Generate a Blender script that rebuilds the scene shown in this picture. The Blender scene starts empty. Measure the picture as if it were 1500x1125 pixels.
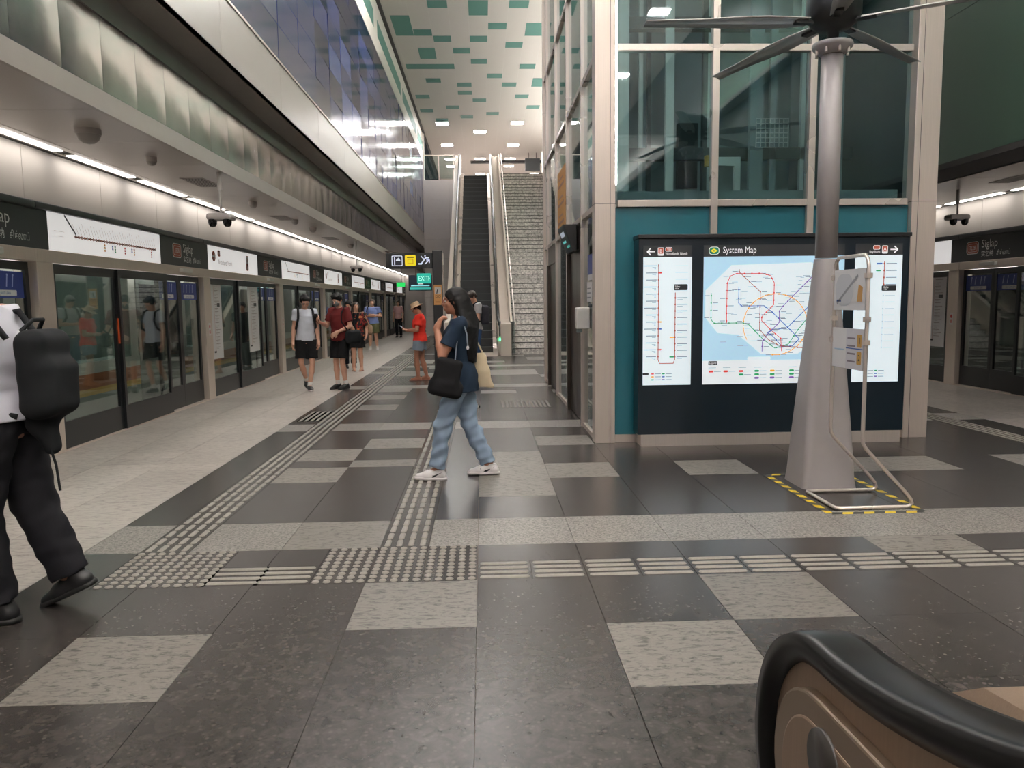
import bpy, bmesh, math, random
import numpy as np
from mathutils import Vector, Matrix, noise as mnoise
random.seed(7)
S = bpy.context.scene
COL = S.collection
PI = math.pi
# ------------------------------------------------------------------ camera
FPX = 1130.0
CAMH = 1.483
def cam_basis(yaw, pitch, roll):
    fw = Vector((math.sin(yaw)*math.cos(pitch), math.cos(yaw)*math.cos(pitch), -math.sin(pitch)))
    r = Vector((math.cos(yaw), -math.sin(yaw), 0)); u = r.cross(fw)
    c, s = math.cos(roll), math.sin(roll)
    return c*r - s*u, s*r + c*u, fw
CR, CU, CF = cam_basis(42/FPX, 119/FPX, 0.012)
cd = bpy.data.cameras.new('camera'); cam = bpy.data.objects.new('camera', cd); COL.objects.link(cam)
cd.sensor_fit = 'HORIZONTAL'; cd.sensor_width = 36; cd.lens = FPX/1500*36
cd.clip_start = 0.05; cd.clip_end = 300
cam.matrix_world = Matrix(((CR.x, CU.x, -CF.x, 0), (CR.y, CU.y, -CF.y, 0), (CR.z, CU.z, -CF.z, CAMH), (0, 0, 0, 1)))
S.camera = cam
def proj(p):
    q = Vector(p) - Vector((0, 0, CAMH)); d = q.dot(CF)
    if d < 0.05: return None
    return 750 + FPX*q.dot(CR)/d, 562.5 - FPX*q.dot(CU)/d
# ------------------------------------------------------------------ world, exposure
w = bpy.data.worlds.new('world'); S.world = w; w.use_nodes = True
w.node_tree.nodes['Background'].inputs[0].default_value = (0.9, 0.95, 1.0, 1)
w.node_tree.nodes['Background'].inputs[1].default_value = 0.02
S.view_settings.view_transform = 'Standard'; S.view_settings.look = 'None'
S.view_settings.gamma = 1.0; S.view_settings.use_curve_mapping = False
S.view_settings.exposure = 0.8
STRIP_E, PANEL_E, HALL_E, UPLIGHT_E, SCREEN_E = 5.4, 62.0, 56.0, 165.0, 0.29
S.cycles.use_denoising = True
try: S.cycles.denoiser = 'OPENIMAGEDENOISE'
except Exception: pass
S.cycles.max_bounces = 10; S.cycles.diffuse_bounces = 5; S.cycles.glossy_bounces = 5
S.cycles.transparent_max_bounces = 16; S.cycles.transmission_bounces = 6
S.cycles.caustics_reflective = False; S.cycles.caustics_refractive = False
S.cycles.sample_clamp_indirect = 4.0

# ------------------------------------------------------------------ materials
def srgb(r, g, b):
    f = lambda c: (c/255/12.92) if c/255 <= 0.04045 else ((c/255+0.055)/1.055)**2.4
    return (f(r), f(g), f(b), 1)
MATS = {}
def nmat(name):
    m = bpy.data.materials.new(name); m.use_nodes = True
    nt = m.node_tree; return m, nt, nt.nodes['Principled BSDF'], nt.nodes, nt.links
def mat(name, col, rough=0.5, metal=0.0, var=0.06, scale=6.0, bump=0.0, spec=0.5, emit=None, es=0.0, coat=0.0, stretch=(1, 1, 1)):
    """procedural: colour mottled by noise, optional bump"""
    if name in MATS: return MATS[name]
    m, nt, b, N, L = nmat(name)
    g = N.new('ShaderNodeTexCoord'); mp = N.new('ShaderNodeMapping'); mp.inputs['Scale'].default_value = stretch
    L.new(g.outputs['Object'], mp.inputs['Vector'])
    t = N.new('ShaderNodeTexNoise'); t.inputs['Scale'].default_value = scale; t.inputs['Detail'].default_value = 4
    L.new(mp.outputs[0], t.inputs['Vector'])
    mx = N.new('ShaderNodeMix'); mx.data_type = 'RGBA'
    c = Vector(col[:3])
    mx.inputs[6].default_value = (*(c*(1-var)), 1); mx.inputs[7].default_value = (*(c*(1+var)), 1)
    L.new(t.outputs['Fac'], mx.inputs[0]); L.new(mx.outputs[2], b.inputs['Base Color'])
    b.inputs['Roughness'].default_value = rough; b.inputs['Metallic'].default_value = metal
    b.inputs['Specular IOR Level'].default_value = spec
    if coat: b.inputs['Coat Weight'].default_value = coat; b.inputs['Coat Roughness'].default_value = 0.1
    if bump:
        bp = N.new('ShaderNodeBump'); bp.inputs['Strength'].default_value = bump; bp.inputs['Distance'].default_value = 0.01
        L.new(t.outputs['Fac'], bp.inputs['Height']); L.new(bp.outputs[0], b.inputs['Normal'])
    if emit:
        b.inputs['Emission Color'].default_value = emit; b.inputs['Emission Strength'].default_value = es
    MATS[name] = m; return m
def stone(name, c1, c2, c3, scale, rough, stretch=(1, 1, 1), mode='noise', lo=0.42, hi=0.62, spec=0.5):
    m, nt, b, N, L = nmat(name)
    g = N.new('ShaderNodeNewGeometry'); mp = N.new('ShaderNodeMapping'); mp.inputs['Scale'].default_value = stretch
    L.new(g.outputs['Position'], mp.inputs['Vector'])
    t = N.new('ShaderNodeTexNoise'); t.inputs['Scale'].default_value = scale; t.inputs['Detail'].default_value = 6; t.inputs['Roughness'].default_value = 0.65
    t.inputs['Distortion'].default_value = 0.8
    L.new(mp.outputs[0], t.inputs['Vector'])
    r = N.new('ShaderNodeValToRGB'); r.color_ramp.elements[0].position = lo; r.color_ramp.elements[1].position = hi
    r.color_ramp.elements[0].color = c1; r.color_ramp.elements[1].color = c2
    L.new(t.outputs['Fac'], r.inputs[0])
    v = N.new('ShaderNodeTexVoronoi'); v.inputs['Scale'].default_value = scale*2.2; L.new(mp.outputs[0], v.inputs['Vector'])
    r2 = N.new('ShaderNodeValToRGB'); r2.color_ramp.elements[0].position = 0.14; r2.color_ramp.elements[1].position = 0.32
    r2.color_ramp.elements[0].color = (1, 1, 1, 1); r2.color_ramp.elements[1].color = (0, 0, 0, 1)
    L.new(v.outputs['Distance'], r2.inputs[0])
    t3 = N.new('ShaderNodeTexNoise'); t3.inputs['Scale'].default_value = scale*0.4; L.new(mp.outputs[0], t3.inputs['Vector'])
    mm = N.new('ShaderNodeMath'); mm.operation = 'MULTIPLY'; L.new(r2.outputs[0], mm.inputs[0]); L.new(t3.outputs['Fac'], mm.inputs[1])
    mx = N.new('ShaderNodeMix'); mx.data_type = 'RGBA'; L.new(mm.outputs[0], mx.inputs[0]); L.new(r.outputs[0], mx.inputs[6]); mx.inputs[7].default_value = c3
    oi = N.new('ShaderNodeObjectInfo'); hs = N.new('ShaderNodeHueSaturation')
    mr = N.new('ShaderNodeMapRange'); mr.inputs[3].default_value = 0.88; mr.inputs[4].default_value = 1.12
    L.new(oi.outputs['Random'], mr.inputs[0]); L.new(mr.outputs[0], hs.inputs['Value']); L.new(mx.outputs[2], hs.inputs['Color'])
    L.new(hs.outputs[0], b.inputs['Base Color'])
    b.inputs['Roughness'].default_value = rough; b.inputs['Specular IOR Level'].default_value = spec
    MATS[name] = m; return m
def glass(name, tint, refl=0.10, rough=0.02, gcol=(0.9, 0.95, 0.95, 1)):
    """thin tinted pane: transparent tint + fresnel gloss"""
    m, nt, b, N, L = nmat(name); N.remove(b); out = N['Material Output']
    tr = N.new('ShaderNodeBsdfTransparent'); tr.inputs[0].default_value = tint
    gl = N.new('ShaderNodeBsdfGlossy'); gl.inputs['Roughness'].default_value = rough; gl.inputs[0].default_value = gcol
    fc_ = N.new('ShaderNodeLayerWeight'); fc_.inputs[0].default_value = 0.5; pw = N.new('ShaderNodeMath'); pw.operation = 'POWER'; pw.inputs[1].default_value = 5.0; L.new(fc_.outputs['Facing'], pw.inputs[0]); lw = N.new('ShaderNodeMath'); lw.operation = 'MULTIPLY_ADD'; lw.inputs[1].default_value = 0.9; lw.inputs[2].default_value = 0.03; L.new(pw.outputs[0], lw.inputs[0])
    ad = N.new('ShaderNodeMath'); ad.operation = 'ADD'; ad.inputs[1].default_value = refl; ad.use_clamp = True
    L.new(lw.outputs[0], ad.inputs[0]); mx = N.new('ShaderNodeMixShader')
    L.new(ad.outputs[0], mx.inputs[0]); L.new(tr.outputs[0], mx.inputs[1]); L.new(gl.outputs[0], mx.inputs[2]); L.new(mx.outputs[0], out.inputs[0])
    MATS[name] = m; return m
def emis(name, col, strength):
    if name in MATS: return MATS[name]
    m, nt, b, N, L = nmat(name)
    b.inputs['Base Color'].default_value = (0.8, 0.8, 0.8, 1)
    t = N.new('ShaderNodeTexNoise'); t.inputs['Scale'].default_value = 3
    mx = N.new('ShaderNodeMix'); mx.data_type = 'RGBA'; c = Vector(col[:3])
    mx.inputs[6].default_value = (*(c*0.97), 1); mx.inputs[7].default_value = (*c, 1); L.new(t.outputs['Fac'], mx.inputs[0])
    L.new(mx.outputs[2], b.inputs['Emission Color']); b.inputs['Emission Strength'].default_value = strength
    MATS[name] = m; return m
def brushed(name, col, rough=0.28, axis=2, bump=0.05, metal=1.0):
    m, nt, b, N, L = nmat(name)
    g = N.new('ShaderNodeNewGeometry'); mp = N.new('ShaderNodeMapping'); sc = [160, 160, 160]; sc[axis] = 2.0; mp.inputs['Scale'].default_value = sc
    L.new(g.outputs['Position'], mp.inputs['Vector'])
    t = N.new('ShaderNodeTexNoise'); t.inputs['Scale'].default_value = 1; t.inputs['Detail'].default_value = 3; L.new(mp.outputs[0], t.inputs['Vector'])
    t2 = N.new('ShaderNodeTexNoise'); t2.inputs['Scale'].default_value = 1.6; L.new(g.outputs['Position'], t2.inputs['Vector'])
    mx = N.new('ShaderNodeMix'); mx.data_type = 'RGBA'; c = Vector(col[:3])
    mx.inputs[6].default_value = (*(c*0.88), 1); mx.inputs[7].default_value = (*(c*1.1), 1); L.new(t.outputs['Fac'], mx.inputs[0])
    L.new(mx.outputs[2], b.inputs['Base Color']); b.inputs['Metallic'].default_value = metal
    mr = N.new('ShaderNodeMapRange'); mr.inputs[3].default_value = rough*0.8; mr.inputs[4].default_value = rough*1.25
    L.new(t2.outputs['Fac'], mr.inputs[0]); L.new(mr.outputs[0], b.inputs['Roughness'])
    bp = N.new('ShaderNodeBump'); bp.inputs['Strength'].default_value = bump; bp.inputs['Distance'].default_value = 0.05
    L.new(t2.outputs['Fac'], bp.inputs['Height']); L.new(bp.outputs[0], b.inputs['Normal'])
    MATS[name] = m; return m
def printmat(name, strength):
    """flat print: colour attribute, optionally backlit"""
    m, nt, b, N, L = nmat(name)
    a = N.new('ShaderNodeAttribute'); a.attribute_name = 'ink'
    t = N.new('ShaderNodeTexNoise'); t.inputs['Scale'].default_value = 40
    mx = N.new('ShaderNodeMix'); mx.data_type = 'RGBA'; mx.blend_type = 'MULTIPLY'; mx.inputs[0].default_value = 0.06
    L.new(a.outputs['Color'], mx.inputs[6]); L.new(t.outputs['Color'], mx.inputs[7])
    L.new(mx.outputs[2], b.inputs['Base Color']); b.inputs['Roughness'].default_value = 0.4
    if strength: L.new(mx.outputs[2], b.inputs['Emission Color']); b.inputs['Emission Strength'].default_value = strength
    MATS[name] = m; return m
stone('dark_granite', srgb(42, 39, 37), srgb(64, 60, 57), srgb(80, 75, 70), 15, 0.27, (1, 1.0, 1), lo=0.36, hi=0.66, spec=0.32)
stone('veined_granite', srgb(62, 58, 54), srgb(118, 113, 106), srgb(132, 128, 122), 17, 0.42, (1, 2.6, 1), lo=0.36, hi=0.5)
stone('speckled_granite', srgb(58, 54, 51), srgb(144, 139, 132), srgb(158, 154, 148), 60, 0.4, (1, 1.3, 1), lo=0.38, hi=0.56)
stone('pale_granite', srgb(122, 114, 107), srgb(172, 164, 156), srgb(184, 177, 170), 11, 0.34, (1, 4.5, 1), lo=0.34, hi=0.52)
stone('stair_granite', srgb(140, 134, 130), srgb(226, 220, 214), srgb(236, 231, 226), 14, 0.5, (1, 1, 1), lo=0.36, hi=0.6)
mat('tactile_stone', srgb(136, 131, 123), 0.6, var=0.25, scale=60, bump=0.15)
mat('grout', srgb(120, 112, 104), 0.7)
mat('white_panel', srgb(196, 188, 180), 0.28, var=0.03, scale=0.6)
mat('white_wall', srgb(222, 214, 206), 0.45, var=0.03, scale=0.6)
mat('ceiling_white', srgb(196, 188, 180), 0.6, var=0.02, scale=0.5)
mat('ceiling_green', srgb(84, 128, 118), 0.55, var=0.05, scale=2)
mat('groove_dark', srgb(45, 42, 40), 0.7)
mat('soffit_grey', srgb(158, 154, 149), 0.4)
mat('ceiling_metal', srgb(186, 178, 172), 0.3, metal=0.0, var=0.03, scale=0.8)
mat('band_grey', srgb(176, 168, 160), 0.32)
brushed('steel', srgb(222, 208, 196), 0.36, metal=0.5)
brushed('steel_bright', srgb(222, 210, 200), 0.28, metal=0.55)
brushed('mirror_steel', srgb(176, 171, 166), 0.13, axis=1, bump=0.08)
brushed('dark_steel', srgb(96, 88, 82), 0.3)
mat('black_frame', srgb(26, 28, 30), 0.35)
mat('header_dark', srgb(52, 54, 57), 0.4)
mat('sign_white', srgb(228, 224, 222), 0.4, var=0.01, emit=(1, 0.97, 0.96, 1), es=0.30)
glass('psd_glass', (0.84, 0.89, 0.87, 1), 0.06)
glass('lift_glass', (0.71, 0.82, 0.83, 1), 0.05); glass('train_glass', (0.55, 0.62, 0.61, 1), 0.03); emis('added_train_lamp', (1, 0.97, 0.92), 6.0); emis('added_gap_lamp', (1, 0.97, 0.92), 5.0)
glass('clear_glass', (0.82, 0.9, 0.88, 1), 0.03)
glass('side_glass', (0.62, 0.68, 0.68, 1), 0.2)
mat('teal_panel', srgb(40, 102, 114), 0.22, var=0.05, scale=1.5)
mat('green_wall', srgb(70, 92, 78), 0.3, var=0.06, scale=0.6)
mat('beige_wall', srgb(196, 188, 183), 0.5, var=0.03)
mat('rubber', srgb(10, 10, 10), 0.3, var=0.1, spec=0.35)
mat('step_black', srgb(34, 36, 37), 0.5)
mat('cream_panel', srgb(206, 192, 178), 0.35)
mat('tunnel', srgb(24, 25, 26), 0.8)
printmat('print', 0.0); printmat('print_lit', SCREEN_E)
emis('strip_light', (1, 0.95, 0.90), STRIP_E); emis('panel_light', (1, 0.975, 0.95), PANEL_E); emis('unseen_hall_light', (1, 0.955, 0.925), HALL_E); emis('added_uplight', (1, 0.955, 0.925), UPLIGHT_E)

# ------------------------------------------------------------------ mesh helpers
def tag(o, label=None, cat=None, group=None, kind=None):
    if label: o['label'] = label
    if cat: o['category'] = cat
    if group: o['group'] = group
    if kind: o['kind'] = kind
    return o
def empty(name, loc=(0, 0, 0), rz=0.0, label=None, cat=None, group=None, kind=None, parent=None):
    o = bpy.data.objects.new(name, None); COL.objects.link(o); o.location = loc; o.rotation_euler = (0, 0, rz)
    o.empty_display_size = 0.1
    if parent: o.parent = parent
    return tag(o, label, cat, group, kind)
def link(name, me, parent=None, loc=None, rz=0.0):
    o = bpy.data.objects.new(name, me); COL.objects.link(o)
    if parent: o.parent = parent
    if loc is not None: o.location = loc
    if rz: o.rotation_euler = (0, 0, rz)
    return o
class MB:
    def __init__(s): s.v = []; s.f = []; s.sm = []; s.mi = []; s.cur = 0
    def add(s, vs, fs, smooth=False):
        k = len(s.v); s.v += [tuple(v) for v in vs]; s.f += [tuple(i+k for i in f) for f in fs]
        s.sm += [smooth]*len(fs); s.mi += [s.cur]*len(fs); return s
    def box(s, x0, x1, y0, y1, z0, z1):
        return s.add([(x0,y0,z0),(x1,y0,z0),(x1,y1,z0),(x0,y1,z0),(x0,y0,z1),(x1,y0,z1),(x1,y1,z1),(x0,y1,z1)],
              [(0,3,2,1),(4,5,6,7),(0,1,5,4),(1,2,6,5),(2,3,7,6),(3,0,4,7)])
    def hexa(s, b, t):
        return s.add(list(b)+list(t), [(0,3,2,1),(4,5,6,7),(0,1,5,4),(1,2,6,5),(2,3,7,6),(3,0,4,7)])
    def cyl(s, p0, p1, r0, r1=None, n=16, cap=True):
        r1 = r0 if r1 is None else r1
        p0, p1 = Vector(p0), Vector(p1); d = (p1-p0).normalized()
        a = d.orthogonal().normalized(); b = d.cross(a)
        vs = []
        for p, r in ((p0, r0), (p1, r1)):
            for i in range(n):
                t = 2*PI*i/n; vs.append(p + a*(r*math.cos(t)) + b*(r*math.sin(t)))
        s.add(vs, [(i, (i+1) % n, n+(i+1) % n, n+i) for i in range(n)], True)
        if cap: s.add(vs, [tuple(reversed(range(n))), tuple(range(n, 2*n))])
        return s
    def tube(s, pts, r, n=10, closed=False, up=None, prof=None):
        """swept tube along pts; prof: list of (a,b) cross-section offsets instead of a circle"""
        P = [Vector(p) for p in pts]; m = len(P)
        pr = prof or [(r*math.cos(2*PI*i/n), r*math.sin(2*PI*i/n)) for i in range(n)]; n = len(pr)
        vs = []; prev = None
        for i, p in enumerate(P):
            if closed: t = (P[(i+1) % m]-P[i-1]).normalized()
            else: t = (P[min(i+1, m-1)]-P[max(i-1, 0)]).normalized()
            if up is not None: a = Vector(up).cross(t).normalized(); b = t.cross(a)
            else:
                a = (prev - t*prev.dot(t)).normalized() if prev is not None else t.orthogonal().normalized()
                b = t.cross(a); prev = a
            vs += [p + a*x + b*y for x, y in pr]
        fs = []
        for i in range(m if closed else m-1):
            j = (i+1) % m
            fs += [(i*n+k, i*n+(k+1) % n, j*n+(k+1) % n, j*n+k) for k in range(n)]
        s.add(vs, fs, True)
        if not closed: s.add(vs, [tuple(reversed(range(n))), tuple((m-1)*n+k for k in range(n))])
        return s
    def lathe(s, c, prof, n=24, axis='z', smooth=True):
        c = Vector(c); vs = []; m = len(prof)
        for r, h in prof:
            for i in range(n):
                t = 2*PI*i/n; x, y = r*math.cos(t), r*math.sin(t)
                vs.append(c + (Vector((x, y, h)) if axis == 'z' else Vector((h, x, y)) if axis == 'x' else Vector((x, h, y))))
        fs = [(j*n+i, j*n+(i+1) % n, (j+1)*n+(i+1) % n, (j+1)*n+i) for j in range(m-1) for i in range(n)]
        s.add(vs, fs, smooth); s.add(vs, [tuple(reversed(range(n))), tuple((m-1)*n+i for i in range(n))]); return s
    def mesh(s, name, mats):
        me = bpy.data.meshes.new(name); me.from_pydata(s.v, [], s.f)
        for m in (mats if isinstance(mats, (list, tuple)) else [mats]): me.materials.append(MATS[m] if isinstance(m, str) else m)
        me.polygons.foreach_set('use_smooth', s.sm); me.polygons.foreach_set('material_index', s.mi)
        me.update(); return me
    def build(s, name, mats, parent=None, loc=None, rz=0.0, bevel=0.0):
        o = link(name, s.mesh(name, mats), parent, loc, rz)
        if bevel:
            b = o.modifiers.new('bevel', 'BEVEL'); b.width = bevel; b.segments = 2; b.limit_method = 'ANGLE'
        return o
def boxobj(name, b, m, parent=None, bevel=0.0, **k):
    return MB().box(*b).build(name, m, parent, bevel=bevel, **k)
# ---- flat print (lettering, maps): one mesh per panel with an ink colour attribute
_txt = {}
_tc = bpy.data.curves.new('lettering', 'FONT'); _tc.resolution_u = 2; _to = bpy.data.objects.new('lettering', _tc)
def text_geo(s):
    if s not in _txt:
        COL.objects.link(_to); _tc.body = s; bpy.context.view_layer.update()
        e = _to.evaluated_get(bpy.context.evaluated_depsgraph_get()); m = e.to_mesh()
        _txt[s] = (np.array([v.co[:2] for v in m.vertices]).reshape(-1, 2), [tuple(p.vertices) for p in m.polygons])
        e.to_mesh_clear(); COL.objects.unlink(_to)
    return _txt[s]
class Ink:
    """2-D drawing on a plane: origin O, unit axes U (right) and V (up); W metres wide, coordinates in metres"""
    def __init__(s, O, U, V, lift=0.002):
        s.O, s.U, s.V = Vector(O), Vector(U), Vector(V); s.Nn = s.U.cross(s.V); s.lift = lift; s.lay = 0; s.v = []; s.f = []; s.c = []
    def P(s, x, y): return s.O + s.U*x + s.V*y + s.Nn*(s.lift + s.lay*0.0006)
    def poly(s, pts, col):
        k = len(s.v); s.v += [s.P(*p) for p in pts]; s.f.append(tuple(range(k, k+len(pts)))); s.c.append(col); return s
    def rect(s, x0, y0, x1, y1, col): return s.poly([(x0,y0),(x1,y0),(x1,y1),(x0,y1)], col)
    def rrect(s, x0, y0, x1, y1, r, col, n=4):
        pts = []
        for cx, cy, a in ((x1-r, y0+r, -PI/2), (x1-r, y1-r, 0), (x0+r, y1-r, PI/2), (x0+r, y0+r, PI)):
            pts += [(cx+r*math.cos(a+i*PI/2/n), cy+r*math.sin(a+i*PI/2/n)) for i in range(n+1)]
        return s.poly(pts, col)
    def disc(s, x, y, r, col, n=12): return s.poly([(x+r*math.cos(2*PI*i/n), y+r*math.sin(2*PI*i/n)) for i in range(n)], col)
    def line(s, pts, wd, col):
        for (x0, y0), (x1, y1) in zip(pts, pts[1:]):
            dx, dy = x1-x0, y1-y0; l = math.hypot(dx, dy) or 1; nx, ny = -dy/l*wd/2, dx/l*wd/2; ex, ey = dx/l*wd/3, dy/l*wd/3
            s.poly([(x0-ex-nx,y0-ey-ny),(x1+ex-nx,y1+ey-ny),(x1+ex+nx,y1+ey+ny),(x0-ex+nx,y0-ey+ny)], col)
        return s
    def text(s, x, y, h, st, col, align='l', wide=1.0, rot=0.0):
        vs, fs = text_geo(st)
        if len(vs) == 0: return s
        sc = h/0.70; wd = (vs[:, 0].max())*sc*wide
        ox = 0 if align == 'l' else -wd if align == 'r' else -wd/2
        c, sn = math.cos(rot), math.sin(rot); k = len(s.v)
        for a, b in vs:
            px, py = a*sc*wide+ox, b*sc; s.v.append(s.P(x+px*c-py*sn, y+px*sn+py*c))
        s.f += [tuple(i+k for i in f) for f in fs]; s.c += [col]*len(fs); return s
    def build(s, name, parent=None, lit=False):
        me = bpy.data.meshes.new(name); me.from_pydata([tuple(v) for v in s.v], [], s.f)
        me.materials.append(MATS['print_lit' if lit else 'print'])
        at = me.color_attributes.new('ink', 'FLOAT_COLOR', 'CORNER')
        cols = np.empty((len(me.loops), 4), np.float32); i = 0
        for p, c in zip(me.polygons, s.c): cols[p.loop_start:p.loop_start+p.loop_total] = c
        at.data.foreach_set('color', cols.ravel()); me.update()
        return link(name, me, parent)
WHITE = srgb(240, 240, 240); BLACK = srgb(28, 30, 33); BROWN = srgb(170, 84, 62); RED = srgb(214, 60, 50); GREEN = srgb(30, 150, 90)
BLUE = srgb(40, 90, 170); ORANGE = srgb(244, 170, 50); PURPLE = srgb(120, 80, 160); GREY = srgb(130, 134, 138); YELLOW = srgb(246, 220, 30)
# ================================================================== the setting
XL, XR = -4.35, 8.0            # platform edges
XC = (XL+XR)/2
WL, WR = -2.65, 6.30           # hall walls above the platforms
ZC = 9.4
Y0, Y1 = -30.0, 62.0
def structure(o): o['kind'] = 'structure'; return o
# ---- floor: bed + tiles
floor = structure(boxobj('floor', (XL, XR, Y0, Y1, -0.25, -0.012), 'grout'))
tag(floor, 'polished dark and pale granite platform floor laid in tiles')
rows = [-3.18+0.6*i for i in range(12)] + [4.02, 4.32, 4.62, 5.21, 5.81, 6.41, 7.0, 7.3, 7.6, 7.9, 8.48, 9.07]
bands = [(4.62, 5.21)]
y = 9.07
while y < 36:
    bands.append((y, y+0.54)); rows += [y+0.54, y+1.14, y+1.74, y+2.34, y+2.94, y+3.54, y+3.98, y+4.46]; y += 4.46
rows = sorted(set(round(r, 3) for r in rows))
cols = [XL, -3.65, -3.05, -2.45, -2.1, -1.8, -1.25, -0.65, -0.35, -0.05] + [0.55+0.6*i for i in range(9)] + [5.46, 5.76, 6.1, 6.7, 7.3, XR]
V_ = [(-1.85,-1.25,2.82,3.42),(-.65,-.05,3.42,4.02),(.55,1.15,2.82,3.42),(1.15,1.75,3.42,4.02),(-1.25,-.65,4.62,5.2),(-.05,.55,5.81,7.6),
      (.55,1.15,6.41,7.0),(.55,1.15,7.9,8.45),(1.75,2.35,6.41,7.0),(2.95,4.15,6.41,7.0),(2.35,2.95,4.32,4.62),(-1.8,-1.25,7.3,7.9),(-1.25,-.65,7.9,8.45),
      (-1.25,-.65,7.0,7.3),(-1.8,-1.25,6.41,7.0),(4.75,5.35,6.41,7.0),(-1.8,-1.25,10.8,11.4),(-1.8,-1.25,11.9,12.5),(.55,1.15,15.6,16.2),(-.05,.55,12.6,13.1),(-1.25,-.65,16,16.6)]
rv = random.Random(3)
def tile_kind(xc, yc):
    for a, b, c, d in V_:
        if a < xc < b and c < yc < d: return 'veined_granite'
    if xc < -2.45 or xc > 6.1: return 'pale_granite'
    for a, b in bands:
        if a < yc < b: return 'speckled_granite'
    if yc > 12.5 and rv.random() < 0.22: return 'veined_granite'
    return 'dark_granite'
TACT = [(-2.1, -1.8, 4.62, 60, 'bars_y'), (5.46, 5.76, 4.62, 60, 'bars_y'), (-.65, -.35, 4.62, 10.8, 'bars_y')]   # guide strips along the platform
cells = []
for r0, r1 in zip(rows, rows[1:]):
    ymid = (r0+r1)/2
    drop = set() if ymid > 4.02 else {-2.1, -1.8, -0.35, 5.46, 5.76}
    if ymid > 10.8: drop = {-0.35}
    if ymid < 4.02: cc = [XL, -3.65, -3.05, -2.45, -1.85, -1.25, -0.65, -0.05]+[0.55+0.6*i for i in range(10)]+[6.7, 7.3, XR]
    else: cc = [c for c in cols if c not in drop]
    for c0, c1 in zip(cc, cc[1:]):
        xc, yc = (c0+c1)/2, (r0+r1)/2
        if any(a < xc < b and c < yc < d for a, b, c, d, k in TACT): continue
        if 4.02 < yc < 4.62:
            if -2.1 < xc < -1.5 or -0.95 < xc < -0.05: continue
            if yc < 4.32 and xc > -1.5: continue
        if 10.6 < yc < 11.5 and -0.65 < xc < 1.15: pass
        cells.append((c0, c1, r0, r1, tile_kind(xc, yc)))
cells += [(-1.5, -1.25, 4.32, 4.62, 'dark_granite'), (-1.25, -0.95, 4.32, 4.62, 'dark_granite'), (-1.8, -1.5, 4.02, 4.02001, None)]
cells = [c for c in cells if c[4]]
# cells that straddle the dotted plates are cut back
cl2 = []
for c0, c1, r0, r1, k in cells:
    if 4.02 <= r0 and r1 <= 4.621 and c1 > -2.1 and c0 < -0.05:
        if c0 < -1.5 and c1 > -1.5: c0 = -1.5
        if c0 < -0.95 and c1 > -0.95: c1 = -0.95
        if c1-c0 < 0.02 or any(abs(c0-q[0]) < 0.01 and abs(r0-q[2]) < 0.01 for q in cl2): continue
    cl2.append((c0, c1, r0, r1, k))
cells = cl2
def parea(c):
    pts = [proj((c[i], c[j], 0)) for i, j in ((0, 2), (1, 2), (1, 3), (0, 3))]
    if any(p is None for p in pts): return 0
    pts = [(min(max(p[0], 0), 1500), min(max(p[1], 0), 1125)) for p in pts]
    return abs(sum(pts[i][0]*pts[(i+1) % 4][1]-pts[(i+1) % 4][0]*pts[i][1] for i in range(4)))/2
cells.sort(key=parea, reverse=True)
tmesh = {}
rest = {}
g = 0.0022
for i, (c0, c1, r0, r1, k) in enumerate(cells):
    if i < 285 and parea((c0, c1, r0, r1)) > 60:
        key = (round(c1-c0, 3), round(r1-r0, 3), k)
        if key not in tmesh:
            hx, hy = key[0]/2-g*.8, key[1]/2-g*.35
            tmesh[key] = MB().box(-hx, hx, -hy, hy, -0.013, 0).mesh('tile', k)
        link('tile', tmesh[key], floor, ((c0+c1)/2, (r0+r1)/2, 0))
    else:
        rest.setdefault(k, MB()).box(c0+g, c1-g, r0+g, r1-g, -0.013, 0)
for k, m in rest.items(): tag(m.build('distant_tiles', k, floor), kind='stuff')
# ---- tactile paving
barx = MB()   # a bar 0.27 long along x
def bar_mesh(lx, ly, h=0.006):
    m = MB(); a, b = lx/2, ly/2; c = min(a, b)*0.55; vs = []
    for z, s in ((0, 0), (h, c*0.6)):
        for x, yy in ((-a+s, -b+c), (-a+c, -b+s), (a-c, -b+s), (a-s, -b+c), (a-s, b-c), (a-c, b-s), (-a+c, b-s), (-a+s, b-c)): vs.append((x, yy, z))
    m.add(vs, [tuple(range(8, 16))]+[(i, (i+1) % 8, 8+(i+1) % 8, 8+i) for i in range(8)]); return m
BARX = bar_mesh(0.27, 0.034).mesh('bar', 'tactile_stone'); BARY = bar_mesh(0.034, 0.27).mesh('bar', 'tactile_stone')
BARYS = bar_mesh(0.036, 0.125).mesh('bar', 'tactile_stone')
PLT = MB().box(-0.148, 0.148, -0.148, 0.148, -0.013, 0).mesh('tactile_tile', 'dark_granite')
def tact_bars_x(x, y):
    t = link('tactile_tile', PLT, floor, (x, y, 0))
    for q in (-0.108, -0.036, 0.036, 0.108): link('bar', BARX, t, (0, q, 0))
def tact_bars_y(x, y, split=False):
    t = link('tactile_tile', PLT, floor, (x, y, 0))
    for q in (-0.108, -0.036, 0.036, 0.108):
        if split:
            link('bar', BARYS, t, (q, -0.072, 0)); link('bar', BARYS, t, (q, 0.072, 0))
        else: link('bar', BARY, t, (q, 0, 0))
for i in range(19): tact_bars_x(0.10+0.3*i, 4.17)
tact_bars_x(-1.10, 4.17); tact_bars_x(-1.37, 4.17)
for i in range(15): tact_bars_y(-1.95, 4.77+0.3*i, i < 8)
for i in range(15): tact_bars_y(-0.5, 4.77+0.3*i, i < 8)
far = MB(); farb = MB()
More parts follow.
